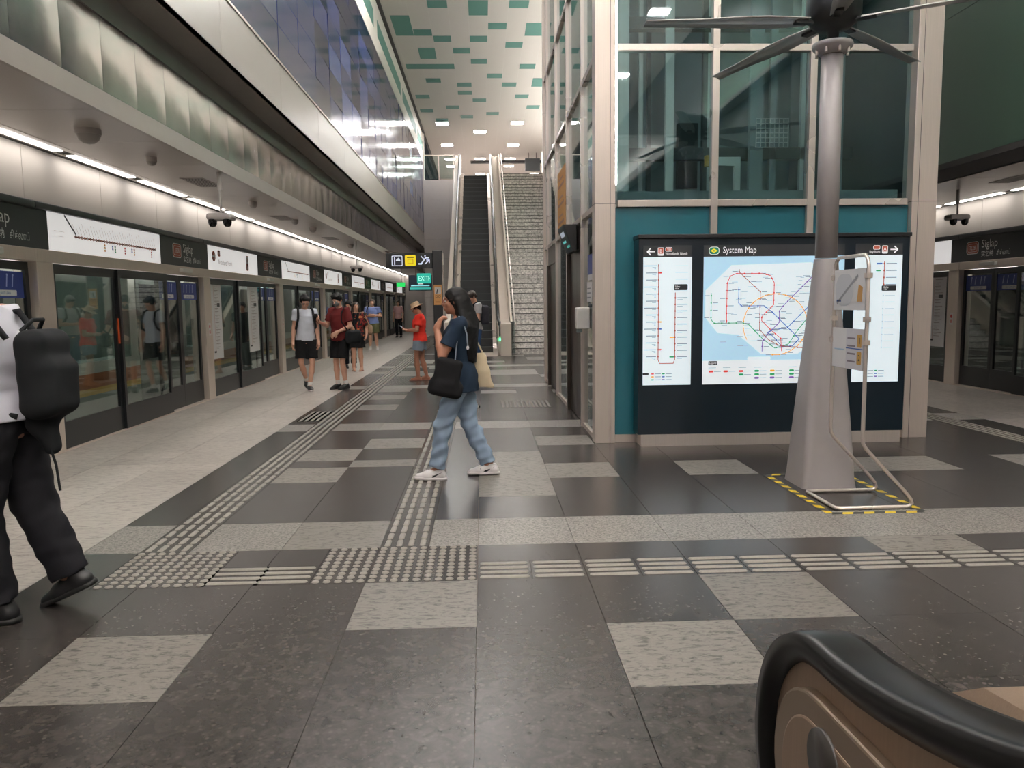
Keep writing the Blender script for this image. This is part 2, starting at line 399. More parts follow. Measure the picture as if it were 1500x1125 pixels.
def far_tact(x0, y0, n, dx=0, dy=0.3, along='y'):
    for i in range(n):
        x, yy = x0+dx*i, y0+dy*i
        far.box(x-.148, x+.148, yy-.148, yy+.148, -0.013, 0)
        for q in (-0.108, -0.036, 0.036, 0.108):
            if along == 'y': farb.box(x+q-.017, x+q+.017, yy-.135, yy+.135, 0, 0.006)
            else: farb.box(x-.135, x+.135, yy+q-.017, yy+q+.017, 0, 0.006)
far_tact(-1.95, 4.77+4.5, 90); far_tact(5.61, 4.77, 105); far_tact(-0.5, 4.77+4.5, 5)
far_tact(-0.5+0.3, 11.0, 1, along='y'); far_tact(-2.25, 10.0, 3, 0, 0.3, 'y')
tag(far.build('distant_tactile_tiles', 'dark_granite', floor), kind='stuff'); tag(farb.build('distant_tactile_bars', 'tactile_stone', floor), kind='stuff')
def dots(x0, x1, y0, y1, name='tactile_tile'):
    t = boxobj(name, (x0+g, x1-g, y0+g, y1-g, -0.013, 0), 'dark_granite', floor)
    m = MB(); p = 0.06; nx = int(round((x1-x0)/p)); ny = int(round((y1-y0)/p))
    for i in range(nx):
        for j in range(ny):
            cx, cy = x0+(i+.5)*(x1-x0)/nx, y0+(j+.5)*(y1-y0)/ny
            vs = [(cx+r*math.cos(a*PI/3.5), cy+r*math.sin(a*PI/3.5), z) for r, z in ((0.022, 0), (0.020, 0.005), (0.011, 0.0085)) for a in range(7)]
            m.add(vs, [tuple(range(14, 21))]+[(k*7+a, k*7+(a+1) % 7, k*7+7+(a+1) % 7, k*7+7+a) for k in (0, 1) for a in range(7)], True)
    tag(m.build('dots', 'tactile_stone', t), kind='stuff')
dots(-2.1, -1.5, 4.02, 4.62); dots(-0.95, -0.65, 4.02, 4.62); dots(-0.65, -0.35, 4.02, 4.62); dots(-0.35, -0.05, 4.02, 4.62)
for o in (boxobj('tactile_tile', (0.25, 1.0, 10.85, 11.6, -0.01, 0.002), 'dark_granite', floor),): pass
m = MB()
for i in range(12):
    for j in range(12): m.cyl((0.28+0.06*i, 10.88+0.06*j, 0.002), (0.28+0.06*i, 10.88+0.06*j, 0.008), 0.022, 0.013, 7)
tag(m.build('dots', 'tactile_stone', o), kind='stuff')
# ---- ceiling of the hall and its green panels (module 0.545 m)
ceil = structure(boxobj('ceiling', (WL, WR, Y0, Y1, ZC, ZC+0.3), 'ceiling_white')); tag(ceil, 'white panelled ceiling with scattered green panels')
PM = 0.545
def gp(x0, x1, y0, y1): return boxobj('green_panel', (x0, x1, y0, y1, ZC-0.004, ZC+0.05), 'ceiling_green', ceil)
GR = [(0,1,0,1),(2,3,0,2),(4,5,0,1),(-2,-1,2,5),(-1,0,4,5),(3,4,3,4),(5,6,3,5),(0,1,5,6),(2,3,5,6),(4,5,6,7),(-1,0,7,9),(1,2,7,8),(2,3,9,10),(-2,1,10,11),(5,6,10,11),
      (3,4,12,13),(-1,0,13,14),(1,2,14,15),(4,5,14,15),(6,7,13,15),(1,2,16,17),(-2,-1,17,18),(2,3,18,19),(5,6,17,18),(0,1,20,21),(6,7,20,21),(-2,-1,21,22),(3,4,22,23),(1,2,23,24),(-1,0,24,25)]
rg = random.Random(11)
for i in range(34):
    a = rg.randint(-2, 12); b = -rg.randint(2, 40); GR.append((a, a+1, b, b+rg.choice((1, 1, 2))))
for i in range(14):
    a = rg.randint(7, 13); b = rg.randint(0, 22); GR.append((a, a+1, b, b+1))
for a, b, c, d in sorted(set(GR)): gp(-1.345+PM*a+0.008, -1.345+PM*b-0.008, 21.25+PM*c+0.008, 21.25+PM*d-0.008)
# joints of the white panels
jm = MB()
for i in range(-2, 15): jm.box(-1.345+PM*i-0.003, -1.345+PM*i+0.003, 18, Y1, ZC-0.0015, ZC+0.02)
tag(jm.build('panel_joints', 'white_panel', ceil), kind='stuff')
boxobj('groove', (WL+0.0, WL+0.09, Y0, Y1, ZC-0.06, ZC-0.001), 'groove_dark', ceil)
# ---- left upper wall: white fascia, blue glass wall, white frieze
wl = structure(boxobj('wall_left', (WL-0.35, WL-0.03, Y0, 37.2, 4.05, ZC), 'groove_dark')); tag(wl, 'upper hall wall of white fascia and dark blue glazed panels')
n = 0; yy = Y0
while yy < 37.0:
    y2 = min(yy+2.4, 37.2)
    boxobj('fascia_panel', (WL-0.03, WL, yy+0.003, y2-0.003, 4.03, 4.70), 'white_panel', wl)
    boxobj('frieze_panel', (WL-0.03, WL, yy+0.003, y2-0.003, 8.06, ZC), 'white_wall', wl); yy = y2
for a, b in ((15.5, 20.6), (21.3, 27.2), (27.8, 33.5), (34, 36.8), (5, 9), (10, 14.5)): boxobj('green_panel', (WL-0.02, WL+0.004, a, b, 8.5, 8.92), 'ceiling_green', wl)
bl = []
for i, (c, r) in enumerate([((38, 46, 92), .12), ((50, 62, 116), .14), ((22, 26, 56), .1), ((74, 88, 142), .18), ((126, 138, 184), .22), ((56, 66, 110), .14)]):
    bl.append(mat('blue_glaze_%d' % i, srgb(*c), r, var=0.12, scale=1.2, spec=0.45))
rb = random.Random(5); bmesh_cache = [MB().box(-0.02, 0.0, -0.593, 0.593, -0.2345, 0.2345).mesh('glazed_panel', m) for m in bl]
yy = -12.0
while yy < 36.6:
    for j in range(7):
        o = link('glazed_panel', rb.choices(bmesh_cache, (30, 22, 30, 9, 4, 12))[0], wl, (WL-0.008+rb.uniform(-.003, .003), yy+0.6, 4.72+0.2375+j*0.475))
        o.rotation_euler = (0, rb.uniform(-.006, .006), rb.uniform(-.008, .008))
    yy += 1.2
boxobj('end_trim', (WL-0.36, WL+0.05, 37.0, 37.25, 4.03, ZC), 'white_wall', wl)
tw = boxobj('edge_trim', (WL-0.03, WL+0.012, Y0, 37.0, 4.69, 4.72), 'steel_bright', wl)
# right upper wall, dark green
wr = structure(boxobj('wall_right', (WR, WR+0.3, Y0, Y1, 3.08, ZC), 'groove_dark')); tag(wr, 'dark green upper hall wall above the far platform')
yy = -6
while yy < 40:
    for j in range(3): boxobj('wall_panel', (WR-0.02, WR+0.004, yy+0.004, yy+2.396, 3.08+j*2.1, 3.08+j*2.1+2.094), 'green_wall', wr)
    yy += 2.4
# ---- side aisles: low ceilings, bulkheads
def aisle(sx, xe, xb, wallx, tagname):
    """sx -1 left / +1 right; xe platform edge; xb inner edge of the low ceiling"""
    a, b = sorted((xe, xb))
    c = structure(boxobj('ceiling_'+tagname, (a-0.6, b+0.0, Y0, Y1, 3.05, 3.12), 'groove_dark')); tag(c, 'low metal ceiling above the %s platform edge' % tagname)
    yy = -6.0; k = 0
    inner = (xe-0.27*sx) if False else xe
    lo, hi = sorted((xe-sx*0.30, xb))
    pm = MB().box(lo, hi, 0.003, 1.237, 3.038, 3.052).mesh('ceiling_panel', 'ceiling_metal')
    while yy < 45: link('ceiling_panel', pm, c, (0, yy, 0)); yy += 1.24
    lo2, hi2 = sorted((xe, xe-sx*0.05)); boxobj('edge_strip', (lo2, hi2, Y0, Y1, 3.036, 3.06), 'groove_dark', c)
    lo2, hi2 = sorted((xe-sx*0.06, xe-sx*0.10)); boxobj('edge_strip', (lo2, hi2, Y0, Y1, 3.036, 3.06), 'white_panel', c)
    lo2, hi2 = sorted((xe-sx*0.22, xe-sx*0.30)); boxobj('edge_strip', (lo2, hi2, Y0, Y1, 3.036, 3.06), 'white_panel', c)
    # wall above the screen doors
    lo, hi = sorted((xe, xe+sx*0.12))
    wv = structure(boxobj('trim_1' if sx < 0 else 'trim_2', (lo-0.02, hi-0.02, Y0, Y1, 2.5, 3.06) if sx < 0 else (lo+0.02, hi+0.02, Y0, Y1, 2.5, 3.06), 'groove_dark')); tag(wv, 'white wall band above the %s screen doors' % tagname)
    lo, hi = sorted((xe, xe+sx*0.03))
    wm = MB().box(lo, hi, 0.004, 1.516, 2.53, 3.04).mesh('wall_panel', 'white_wall'); yy = -6.0
    while yy < 45: link('wall_panel', wm, wv, (0, yy, 0)); yy += 1.52
    return c
cl = aisle(-1, XL, -3.0, WL, 'left'); cr = aisle(1, XR, WR, WR, 'right')
# bulkhead between the low left ceiling and the fascia
bk = structure(boxobj('wall_bulkhead', (-3.12, -3.03, Y0, 40, 3.04, 4.1), 'groove_dark')); tag(bk, 'mirror steel bulkhead under the white fascia')
boxobj('lower_band', (-3.03, -2.995, Y0, 40, 3.035, 3.2), 'band_grey', bk)
boxobj('soffit', (-3.03, WL-0.0, Y0, 40, 4.03, 4.06), 'soffit_grey', bk)
boxobj('upper_band', (-3.03, -3.01, Y0, 40, 3.80, 4.03), 'soffit_grey', bk)
pm = MB(); nu, nv = 6, 5; vs = []
for j in range(nv):
    for i in range(nu):
        u, v = i/(nu-1), j/(nv-1); vs.append((-3.015+0.005*(1-(2*u-1)**2)*(1-(2*v-1)**2)+0.0015*math.sin(3*PI*u)*math.sin(2*PI*v), 0.002+u*0.616, 3.205+v*0.585))
pm.add(vs, [(j*nu+i, j*nu+i+1, (j+1)*nu+i+1, (j+1)*nu+i) for j in range(nv-1) for i in range(nu-1)], True)
pms = pm.mesh('steel_panel', 'mirror_steel'); yy = -4.0; rp = random.Random(9)
while yy < 38:
    o = link('steel_panel', pms, bk, (0, yy, 0)); o.rotation_euler = (0, 0, 0); o.scale = (1, 1, 1)
    yy += 0.62
# ---- ends and tunnels
e1 = structure(boxobj('wall_front', (XL-3, XR+3, Y1, Y1+0.3, -0.2, ZC), 'beige_wall')); tag(e1, 'far end wall of the station hall')
e2 = structure(boxobj('wall_back', (XL-3, XR+3, Y0-0.3, Y0, -0.2, ZC), 'beige_wall')); tag(e2, 'wall behind the viewer')
t1 = structure(boxobj('wall_tunnel', (XL-4.2, XL-4.0, Y0, Y1, -1.5, 4), 'tunnel')); tag(t1, 'dark tunnel wall beyond the train')
t2 = structure(boxobj('wall_tunnel_right', (XR+3.4, XR+3.6, Y0, Y1, -1.5, 4), 'tunnel')); tag(t2, 'dark tunnel wall behind the right screen doors')
tf = structure(MB().box(XL-4.2, XL-0.02, Y0, Y1, -1.5, -1.2).build('floor_track', 'tunnel')); tag(tf, 'dark track bed under the train')
tf = structure(MB().box(XR+0.02, XR+3.6, Y0, Y1, -1.5, -1.2).build('floor_track_right', 'tunnel')); tag(tf, 'dark track bed behind right screen doors')
tc = structure(MB().box(XL-4.2, XL-0.1, Y0, Y1, 3.7, 3.9).build('ceiling_tunnel', 'tunnel')); tag(tc, 'dark tunnel roof over the train')
tc = structure(MB().box(XR+0.1, XR+3.6, Y0, Y1, 3.7, 3.9).build('ceiling_tunnel_right', 'tunnel')); tag(tc, 'dark tunnel roof at right')
# ---- upper concourse at the head of the escalator
YE, ZU = 36.5, 7.15
up = structure(boxobj('floor_upper', (WL, WR, YE, Y1, ZU-0.35, ZU), 'beige_wall')); tag(up, 'upper concourse floor at the top of the escalator')
we = structure(boxobj('wall_end', (WL, WR, YE+0.02, YE+0.3, 0, ZU-0.02), 'groove_dark')); tag(we, 'grey panelled wall beside and under the stairs')
for j in range(8):
    for x0 in (WL+0.0, WL+1.2, 2.85, 4.05): boxobj('wall_panel', (x0+.003, x0+1.197, YE-0.02, YE+0.03, j*0.89+.003, j*0.89+.887), 'beige_wall', we)
# concourse parts deep behind
bm_ = structure(boxobj('trim_3', (-0.5, WR, 42.6, 42.9, ZC-0.42, ZC-0.3), 'groove_dark')); tag(bm_, 'dark smoke-curtain beam hung below the far ceiling')
bu = structure(boxobj('floor_upper_rear', (WL, WR, Y0, -11.0, ZU-0.35, ZU), 'beige_wall')); tag(bu, 'upper concourse floor behind the viewer')
# ---- lights
NUM = 'nearest second third fourth fifth sixth seventh eighth ninth tenth eleventh twelfth thirteenth fourteenth fifteenth sixteenth seventeenth eighteenth nineteenth twentieth'.split()
def nth(k): return NUM[k] if k < 20 else 'twenty-'+['first', 'second', 'third', 'fourth', 'fifth', 'sixth', 'seventh', 'eighth', 'ninth'][k-20] if k < 29 else 'farthest'
yy = 2.45-1.63*3; k = 0
stm = MB().box(-0.045, 0.045, -0.69, 0.69, -0.012, 0.0).mesh('diffuser', 'strip_light')
sth = MB().box(-0.055, 0.055, -0.71, 0.71, -0.004, 0.012).mesh('housing', 'white_panel')
while yy < 44:
    for sx, x, lab, gr in ((-1, XL+0.16, 'slim strip light above the left screen doors', 'strip lights above the left screen doors'), (1, XR-0.16, 'slim strip light above the right screen doors', 'strip lights above the right screen doors')):
        t = empty('strip_light', (x, yy, 3.04), 0, nth(k)+' '+lab+(' counted from the camera' if k < 40 else ''), 'strip light', gr)
        link('diffuser', stm, t); link('housing', sth, t)
    yy += 1.63; k += 1
pan = MB().box(-0.27, 0.27, -0.27, 0.27, -0.004, 0.0).mesh('diffuser', 'panel_light')
fr = MB()
for a in ((-.3, .3, -.3, -.27), (-.3, .3, .27, .3), (-.3, -.27, -.27, .27), (.27, .3, -.27, .27)): fr.box(*a, -0.012, 0.002)
frm = fr.mesh('frame', 'white_panel')
rowsy = [(35.2, (0, 2)), (36.9, (1,)), (40.0, (0, 2)), (43.8, (0, 1, 2)), (46.0, (0, 2)), (48.8, (1, 3)), (52, (0, 2)), (55, (1, 3))]
for yy, xs in rowsy:
    for i in xs:
        t = empty('downlight', (-1.64+1.66*i, yy, ZC), 0, '%s square downlight of the %s row over the upper concourse' % (('left', 'middle', 'right', 'far right')[i], nth(rowsy.index((yy, xs)))), 'ceiling light', 'downlights over the upper concourse')
        link('diffuser', pan, t); link('frame', frm, t)
pan2 = MB().box(-0.27, 0.27, -0.27, 0.27, -0.004, 0.0).mesh('diffuser', 'unseen_hall_light')
for yy in (-24, -20, -16, -12, -6, -1, 4, 9, 14, 18, 20):  # out-of-view rows added to brighten the hall; rear ones read from reflections
    for x in (-1.64, 0.02, 3.3, 5.0) if yy != 20 else (0.02, 1.68, 3.3):
        if 7.5 < yy < 15 and x > 1: continue
        t = empty('downlight', (x, yy, ZC), 0, 'out-of-view square downlight over the platform hall, mostly added for brightness', 'ceiling light', 'out-of-view downlights over the platform hall')
        link('diffuser', pan2, t); link('frame', frm, t)

# uplights added out of view on the upper walls to brighten the ceiling
for sx, x, ya, yb, lab in ((1, WR-.14, -26, 40, 'added out-of-view uplight on the right-hand upper wall brightening the ceiling'), (-1, WL+.14, -26, 7, 'added out-of-view uplight on the left upper wall brightening the ceiling')):
    t = empty('added_uplight', (0, 0, 0), 0, lab, 'added light')
    boxobj('trough', (x-.14, x+.14, ya, yb, 6.2, 6.24), 'white_panel', t); boxobj('trough_lip', (x-sx*.14-.01, x-sx*.14+.01, ya, yb, 6.2, 6.3), 'white_panel', t)
    boxobj('diffuser', (x-.09, x+.09, ya+.05, yb-.05, 6.245, 6.255), 'added_uplight', t)
# ================================================================== platform screen doors
MOD = 4.52
mat('sticker_blue', srgb(40, 62, 140), 0.4)
mat('orange_tag', srgb(226, 96, 50), 0.5)
mat('notice_white', srgb(226, 224, 222), 0.5)
mat('lamp_white', srgb(225, 222, 215), 0.4)
ORD = ['nearest', 'second', 'third', 'fourth', 'fifth', 'sixth', 'seventh', 'eighth', 'ninth', 'tenth']
def screen_bay(sx, xe, y0, k, label, full=True):
    f = -sx                                     # direction towards the platform
    def B(name, d0, d1, a, b, z0, z1, m, parent, bevel=0):
        x0, x1 = sorted((xe+f*d0, xe+f*d1))
        return boxobj(name, (x0, x1, a, b, z0, z1), m, parent, bevel)
    t = empty('platform_screen_door', (0, 0, 0), 0, label, 'screen door', 'platform screen doors on the %s' % ('left' if sx < 0 else 'right'))
    B('post', -0.20, 0.03, y0-0.30, y0-0.01, 0, 1.935, 'steel', t, 0.006)
    B('post_black_strip', -0.2, 0.012, y0-0.012, y0+0.01, 0, 1.935, 'black_frame', t)  # black strip between the post and the first glazed panel
    B('sill', -0.2, 0.02, y0-0.3, y0+MOD-0.3, -0.005, 0.018, 'steel', t)
    B('header_beam', -0.2, 0.035, y0-0.3, y0+MOD-0.302, 1.935, 2.06, 'steel', t, 0.006)
    B('header_box', -0.22, 0.0, y0-0.3, y0+MOD-0.302, 2.06, 2.52, 'black_frame', t)
    B('added_gap_lamp', -0.21, -0.17, y0-0.3, y0+MOD-0.302, 1.90, 1.93, 'added_gap_lamp', t)  # lamp added behind the header to brighten the train side
    B('cover_strip', -0.1, 0.06, y0-0.3, y0+MOD-0.302, 2.447, 2.515, 'black_frame', t, 0.008)
    # glazed panels
    def leaf(name, a, b, d, kick=0.30, top=0.10, wdt=0.055, sticker=False, strip=None):
        fm = MB()
        for (aa, bb, z0, z1) in ((a, b, 0.02, kick), (a, b, 1.93-top, 1.93), (a, a+wdt, kick, 1.93-top), (b-wdt, b, kick, 1.93-top)):
            x0, x1 = sorted((xe+f*(d-0.035), xe+f*d)); fm.box(x0, x1, aa, bb, z0, z1)
        o = fm.build(name, 'black_frame', t)
        B('glass', d-0.022, d-0.014, a+wdt-.004, b-wdt+.004, kick-.004, 1.934-top, 'psd_glass', o)
        if sticker:
            O = (xe+f*(d-0.013), (a+0.06) if f > 0 else (b-0.06), 1.58); I = Ink(O, (0, f, 0), (0, 0, 1)); W = (b-a)-0.14
            I.rect(0, 0, W, 0.25, srgb(42, 64, 142)); I.lay = 1; I.rrect(W*.18, 0.02, W*.82, 0.075, .012, WHITE)
            for q in (.2, .36, .58, .72): I.line([(W*q, .11), (W*q+.015, .2)], .016, srgb(190, 200, 235)); I.disc(W*q+.018, .215, .013, srgb(190, 200, 235), 8)
            I.lay = 2; I.text(W*.5, .036, .022, 'DO NOT LEAN', BLUE, 'c'); I.build('sticker', o)
        if strip:
            s0, s1 = strip; O = (xe+f*(d-0.013), s0 if f > 0 else s1, 0.62); I = Ink(O, (0, f, 0), (0, 0, 1)); W, H = s1-s0, 1.27
            I.rect(0, 0, W, H, srgb(226, 224, 224)); I.lay = 1
            for i in range(18):
                yy = H-.1-i*.058; I.rect(W*.32, yy, W*.68 if i % 4 else W*.8, yy+.008, srgb(150, 130, 124)); I.rect(W*.36, yy-.02, W*.55, yy-.014, srgb(180, 176, 174))
            I.line([(W*.26, H-.08), (W*.26, .12)], .008, BROWN); I.rect(W*.55, H-.42, W*.82, H-.36, BLACK); I.rect(W*.1, .1, W*.3, .13, BLACK)
            I.build('map_strip', o)
        return o
    leaf('fixed_panel', y0+0.01, y0+1.36, 0.0, strip=(y0+0.1, y0+0.58) if k in (2, 12) else None)
    leaf('fixed_panel', y0+1.37, y0+2.80, 0.03, strip=(y0+1.95, y0+2.6) if k == 2 else None)
    leaf('door_leaf', y0+2.66, y0+3.43, -0.05, 0.34, 0.08, 0.06, sticker=True)
    leaf('door_leaf', y0+3.435, y0+4.21, -0.05, 0.34, 0.08, 0.06, sticker=True)
    B('door_lamp', 0.035, 0.09, y0+3.25, y0+3.62, 1.97, 2.03, 'lamp_white', t, 0.008)
    if k == 1: B('emergency_tag', 0.0, 0.012, y0+1.345, y0+1.415, 1.05, 1.35, 'orange_tag', t)
    I = Ink((xe+f*0.031, y0-0.2 if f > 0 else y0-0.1, 1.02), (0, f, 0), (0, 0, 1)); I.rect(0, 0, .1, .2, srgb(232, 226, 224)); I.lay = 1
    I.disc(.05, .14, .03, RED); I.rect(.02, .03, .08, .08, srgb(220, 150, 140)); I.build('notice', t)
    # header signs
    wpos = (y0-0.05, y0+2.65)
    o = B('sign_panel', 0.0, 0.028, wpos[0]+.004, wpos[1]-.004, 2.063, 2.445, 'sign_white', t)
    I = Ink((xe+f*0.028, wpos[0] if f > 0 else wpos[1], 2.063), (0, f, 0), (0, 0, 1)); W, H = 2.7, .382
    if k % 2 == 1:
        I.line([(.32, .37), (.52, .20)], .022, srgb(70, 70, 72)); I.line([(.5, .17), (2.55, .17)], .016, BROWN)
        for i in range(33):
            x = .52+i*.0628; I.lay = 1; I.disc(x, .17, .019, BROWN, 8); I.lay = 2; I.disc(x, .17, .010, WHITE, 6); I.lay = 0
            I.line([(x, .2), (x-.05, .30-.02*math.sin(i*1.7))], .005, GREY)
        for i, c in ((10, ORANGE), (13, BLUE), (14, GREEN), (18, RED), (21, BLUE), (22, ORANGE), (30, RED)):
            for q in range(2 if i % 2 else 3): I.rrect(.505+i*.0628, .115-q*.03, .54+i*.0628, .137-q*.03, .008, c, 2)
        I.line([(.1, .2), (.3, .2)], .004, srgb(200, 200, 200)); I.line([(.1, .15), (.28, .15)], .004, srgb(200, 200, 200))
    else:
        I.disc(.26, .22, .085, BROWN, 20); I.lay = 1; I.line([(.2, .22), (.315, .22)], .02, WHITE); I.line([(.28, .265), (.32, .22), (.28, .175)], .02, WHITE); I.lay = 0
        I.rrect(.45, .23, .57, .33, .02, BROWN); I.lay = 1; I.text(.51, .258, .045, 'TE', WHITE, 'c'); I.lay = 0
        I.text(.45, .10, .085, 'Woodlands North', srgb(150, 144, 142), wide=.8)
        I.rrect(1.98, .06, 2.12, .33, .03, BROWN); I.lay = 1; I.rrect(1.995, .19, 2.105, .315, .02, WHITE); I.lay = 2; I.text(2.05, .215, .075, 'B', BROWN, 'c'); I.text(2.05, .09, .05, '5', WHITE, 'c')
    I.build('print', o)
    o = B('name_panel', 0.0, 0.026, y0+2.654, y0+MOD-.056, 2.063, 2.445, 'header_dark', t)
    I = Ink((xe+f*0.026, y0+2.65 if f > 0 else y0+MOD-.05, 2.063), (0, f, 0), (0, 0, 1))
    I.rrect(.42, .11, .73, .31, .05, WHITE); I.lay = 1; I.rrect(.43, .12, .72, .30, .045, BROWN); I.lay = 2; I.rrect(.455, .145, .695, .275, .025, WHITE); I.lay = 3; I.rrect(.461, .151, .689, .269, .022, BROWN)
    I.lay = 4; I.text(.575, .178, .066, 'TE28', WHITE, 'c', .8); I.lay = 1
    I.text(.80, .20, .125, 'Siglap', WHITE, wide=.98); I.text(.80, .065, .07, '实乞纳', WHITE); I.text(1.17, .065, .066, 'சிக்லாப்', WHITE, wide=.8); I.build('print', o)
    return t
LEFT_LAB = {-1: 'screen door bay left of the man in white, out past the picture edge', 0: 'screen door bay behind the man in white shirt at the left edge', 1: 'screen door bay under the line-map sign, orange tag on its mullion', 2: 'screen door bay with two tall white map strips on its glass',
            3: 'screen door bay behind the boy in the white T-shirt'}
for k in range(-1, 9):
    y0 = 8.05+MOD*(k-1)
    screen_bay(-1, XL, y0, k, LEFT_LAB.get(k, '%s screen door bay from the camera along the left platform edge' % ORD[k]))
screen_bay(1, XR, 8.5, 11, 'right-hand screen door bay below the Siglap station name')
screen_bay(1, XR, 8.5+MOD, 12, 'right-hand screen door bay with a map strip beside the lift column')
screen_bay(1, XR, 8.5-MOD, 13, 'right-hand screen door bay nearest the camera past the edge')
ew = structure(boxobj('wall_platform_end', (XL-0.2, WL, 8.05+MOD*8-.3, 8.05+MOD*8, 0, 3.05), 'beige_wall')); tag(ew, 'wall closing the far end of the left platform')
# ---- train behind the left doors
mat('train_white', srgb(206, 204, 196), 0.3); mat('train_brown', srgb(168, 98, 56), 0.35); mat('train_yellow', srgb(214, 170, 70), 0.35); mat('train_grey', srgb(150, 156, 148), 0.35); mat('train_window', srgb(30, 40, 42), 0.08)
mat('train_door', srgb(120, 128, 124), 0.3)
tr = empty('train', (0, 0, 0), 0, 'white train with brown and yellow stripe standing behind the left screen doors', 'train')
xt = XL-0.42
for nm, z0, z1, m in (('skirt', -1.0, 0.42, 'train_grey'), ('yellow_stripe', 0.42, 0.50, 'train_yellow'), ('brown_stripe', 0.50, 0.68, 'train_brown'), ('waist_band', 0.68, 0.82, 'train_white'), ('roof_band', 1.92, 2.6, 'train_white')):
    boxobj(nm, (xt-0.3, xt, -2, 44, z0, z1), m, tr)
MB().add([(xt, 0, 2.6), (xt-2.8, 0, 2.6), (xt-2.3, 0, 3.1), (xt-.5, 0, 3.1), (xt, 44, 2.6), (xt-2.8, 44, 2.6), (xt-2.3, 44, 3.1), (xt-.5, 44, 3.1)], [(0,1,2,3),(7,6,5,4),(0,3,7,4),(3,2,6,7),(2,1,5,6),(1,0,4,5)]).build('roof', 'train_grey', tr)
y0 = 3.6
while y0 < 42:
    boxobj('window', (xt-0.02, xt-0.006, y0, y0+2.55, .82, 1.92), 'train_glass', tr); boxobj('pillar', (xt-0.25, xt, y0+2.55, y0+2.75, .82, 1.92), 'train_white', tr)
    d = boxobj('door', (xt-0.2, xt+0.006, y0+2.78, y0+4.3, 0.02, 2.0), 'train_door', tr)
    for q in (0, 1): boxobj('door_window', (xt+0.0, xt+0.009, y0+2.86+q*.74, y0+3.46+q*.74, .75, 1.8), 'train_window', d)
    boxobj('pillar', (xt-0.25, xt, y0+4.32, y0+4.52, .82, 1.92), 'train_white', tr); y0 += MOD
boxobj('interior_wall', (xt-2.6, xt-2.5, 0, 44, 0, 2.4), 'train_grey', tr); boxobj('cabin_floor', (xt-2.6, xt-.3, 0, 44, -.1, 0), 'train_grey', tr); boxobj('cabin_ceiling', (xt-2.6, xt-.3, 0, 44, 2.3, 2.36), 'train_white', tr)
boxobj('added_cabin_lamp', (xt-1.5, xt-1.3, 0, 44, 2.28, 2.30), 'added_train_lamp', tr)  # cabin lamp added so the train shows through the glass
y0 = 4.0
while y0 < 42: boxobj('seat_bench', (xt-2.5, xt-2.0, y0, y0+2.2, .35, .45), mat('seat_teal', srgb(60, 90, 90), .6), tr); y0 += MOD
# ================================================================== lift tower
lt = empty('lift_tower', (1.16, 7.95, 0), 0, 'tall glass lift tower framed in stainless steel behind the system map', 'lift tower')
lt.location = (0, 0, 0)
mat('lift_dark', srgb(44, 50, 50), 0.5); mat('lift_pale', srgb(196, 198, 192), 0.5); mat('lift_concrete', srgb(126, 138, 138), 0.7)
LX0, LX1, LY0, LY1 = 1.16, 4.71, 7.95, 14.6
def col_(x0, x1, y0, y1):
    o = boxobj('column', (x0, x1, y0, y1, 0, ZC), 'steel', lt, 0.004)
    for z in (2.47, 4.9, 7.3): boxobj('joint', (x0-.001, x1+.001, y0-.001, y1+.001, z, z+.005), 'groove_dark', o)
    return o
c = col_(LX0, LX0+.21, LY0, LY0+.2); boxobj('joint', (LX0+.155, LX0+.160, LY0-.001, LY0+.01, 0, ZC), 'groove_dark', c)
c = col_(LX1-.26, LX1, LY0, LY0+.2); boxobj('joint', (LX1-.20, LX1-.195, LY0-.001, LY0+.01, 0, ZC), 'groove_dark', c)
col_(LX0, LX0+.15, LY1-.15, LY1); col_(LX1-.2, LX1, LY1-.15, LY1)
xs = [LX0+.21, 2.395, 3.395, LX1-.26]; zs = [2.475, 4.01, 5.54, 7.07, 8.6, ZC]
for x in xs[1:3]: boxobj('mullion', (x-.035, x+.035, LY0+.02, LY0+.12, 2.15, ZC), 'steel_bright', lt, 0.003)
for z in zs[:-1]:
    for a, b in zip(xs, xs[1:]): boxobj('transom', (a+.03, b-.03, LY0+.025, LY0+.11, z-.033, z+.033), 'steel_bright', lt, 0.003)
for a, b in zip(xs, xs[1:]):
    boxobj('teal_panel', (a+.004, b-.004, LY0+.07, LY0+.10, .08, 2.442), 'teal_panel', lt)
    boxobj('skirting', (a, b, LY0+.05, LY0+.12, 0, .08), 'steel', lt)
    for z0, z1 in zip(zs, zs[1:]): boxobj('glass_panel', (a+.03, b-.03, LY0+.065, LY0+.077, z0+.03, z1-.03), 'lift_glass', lt)
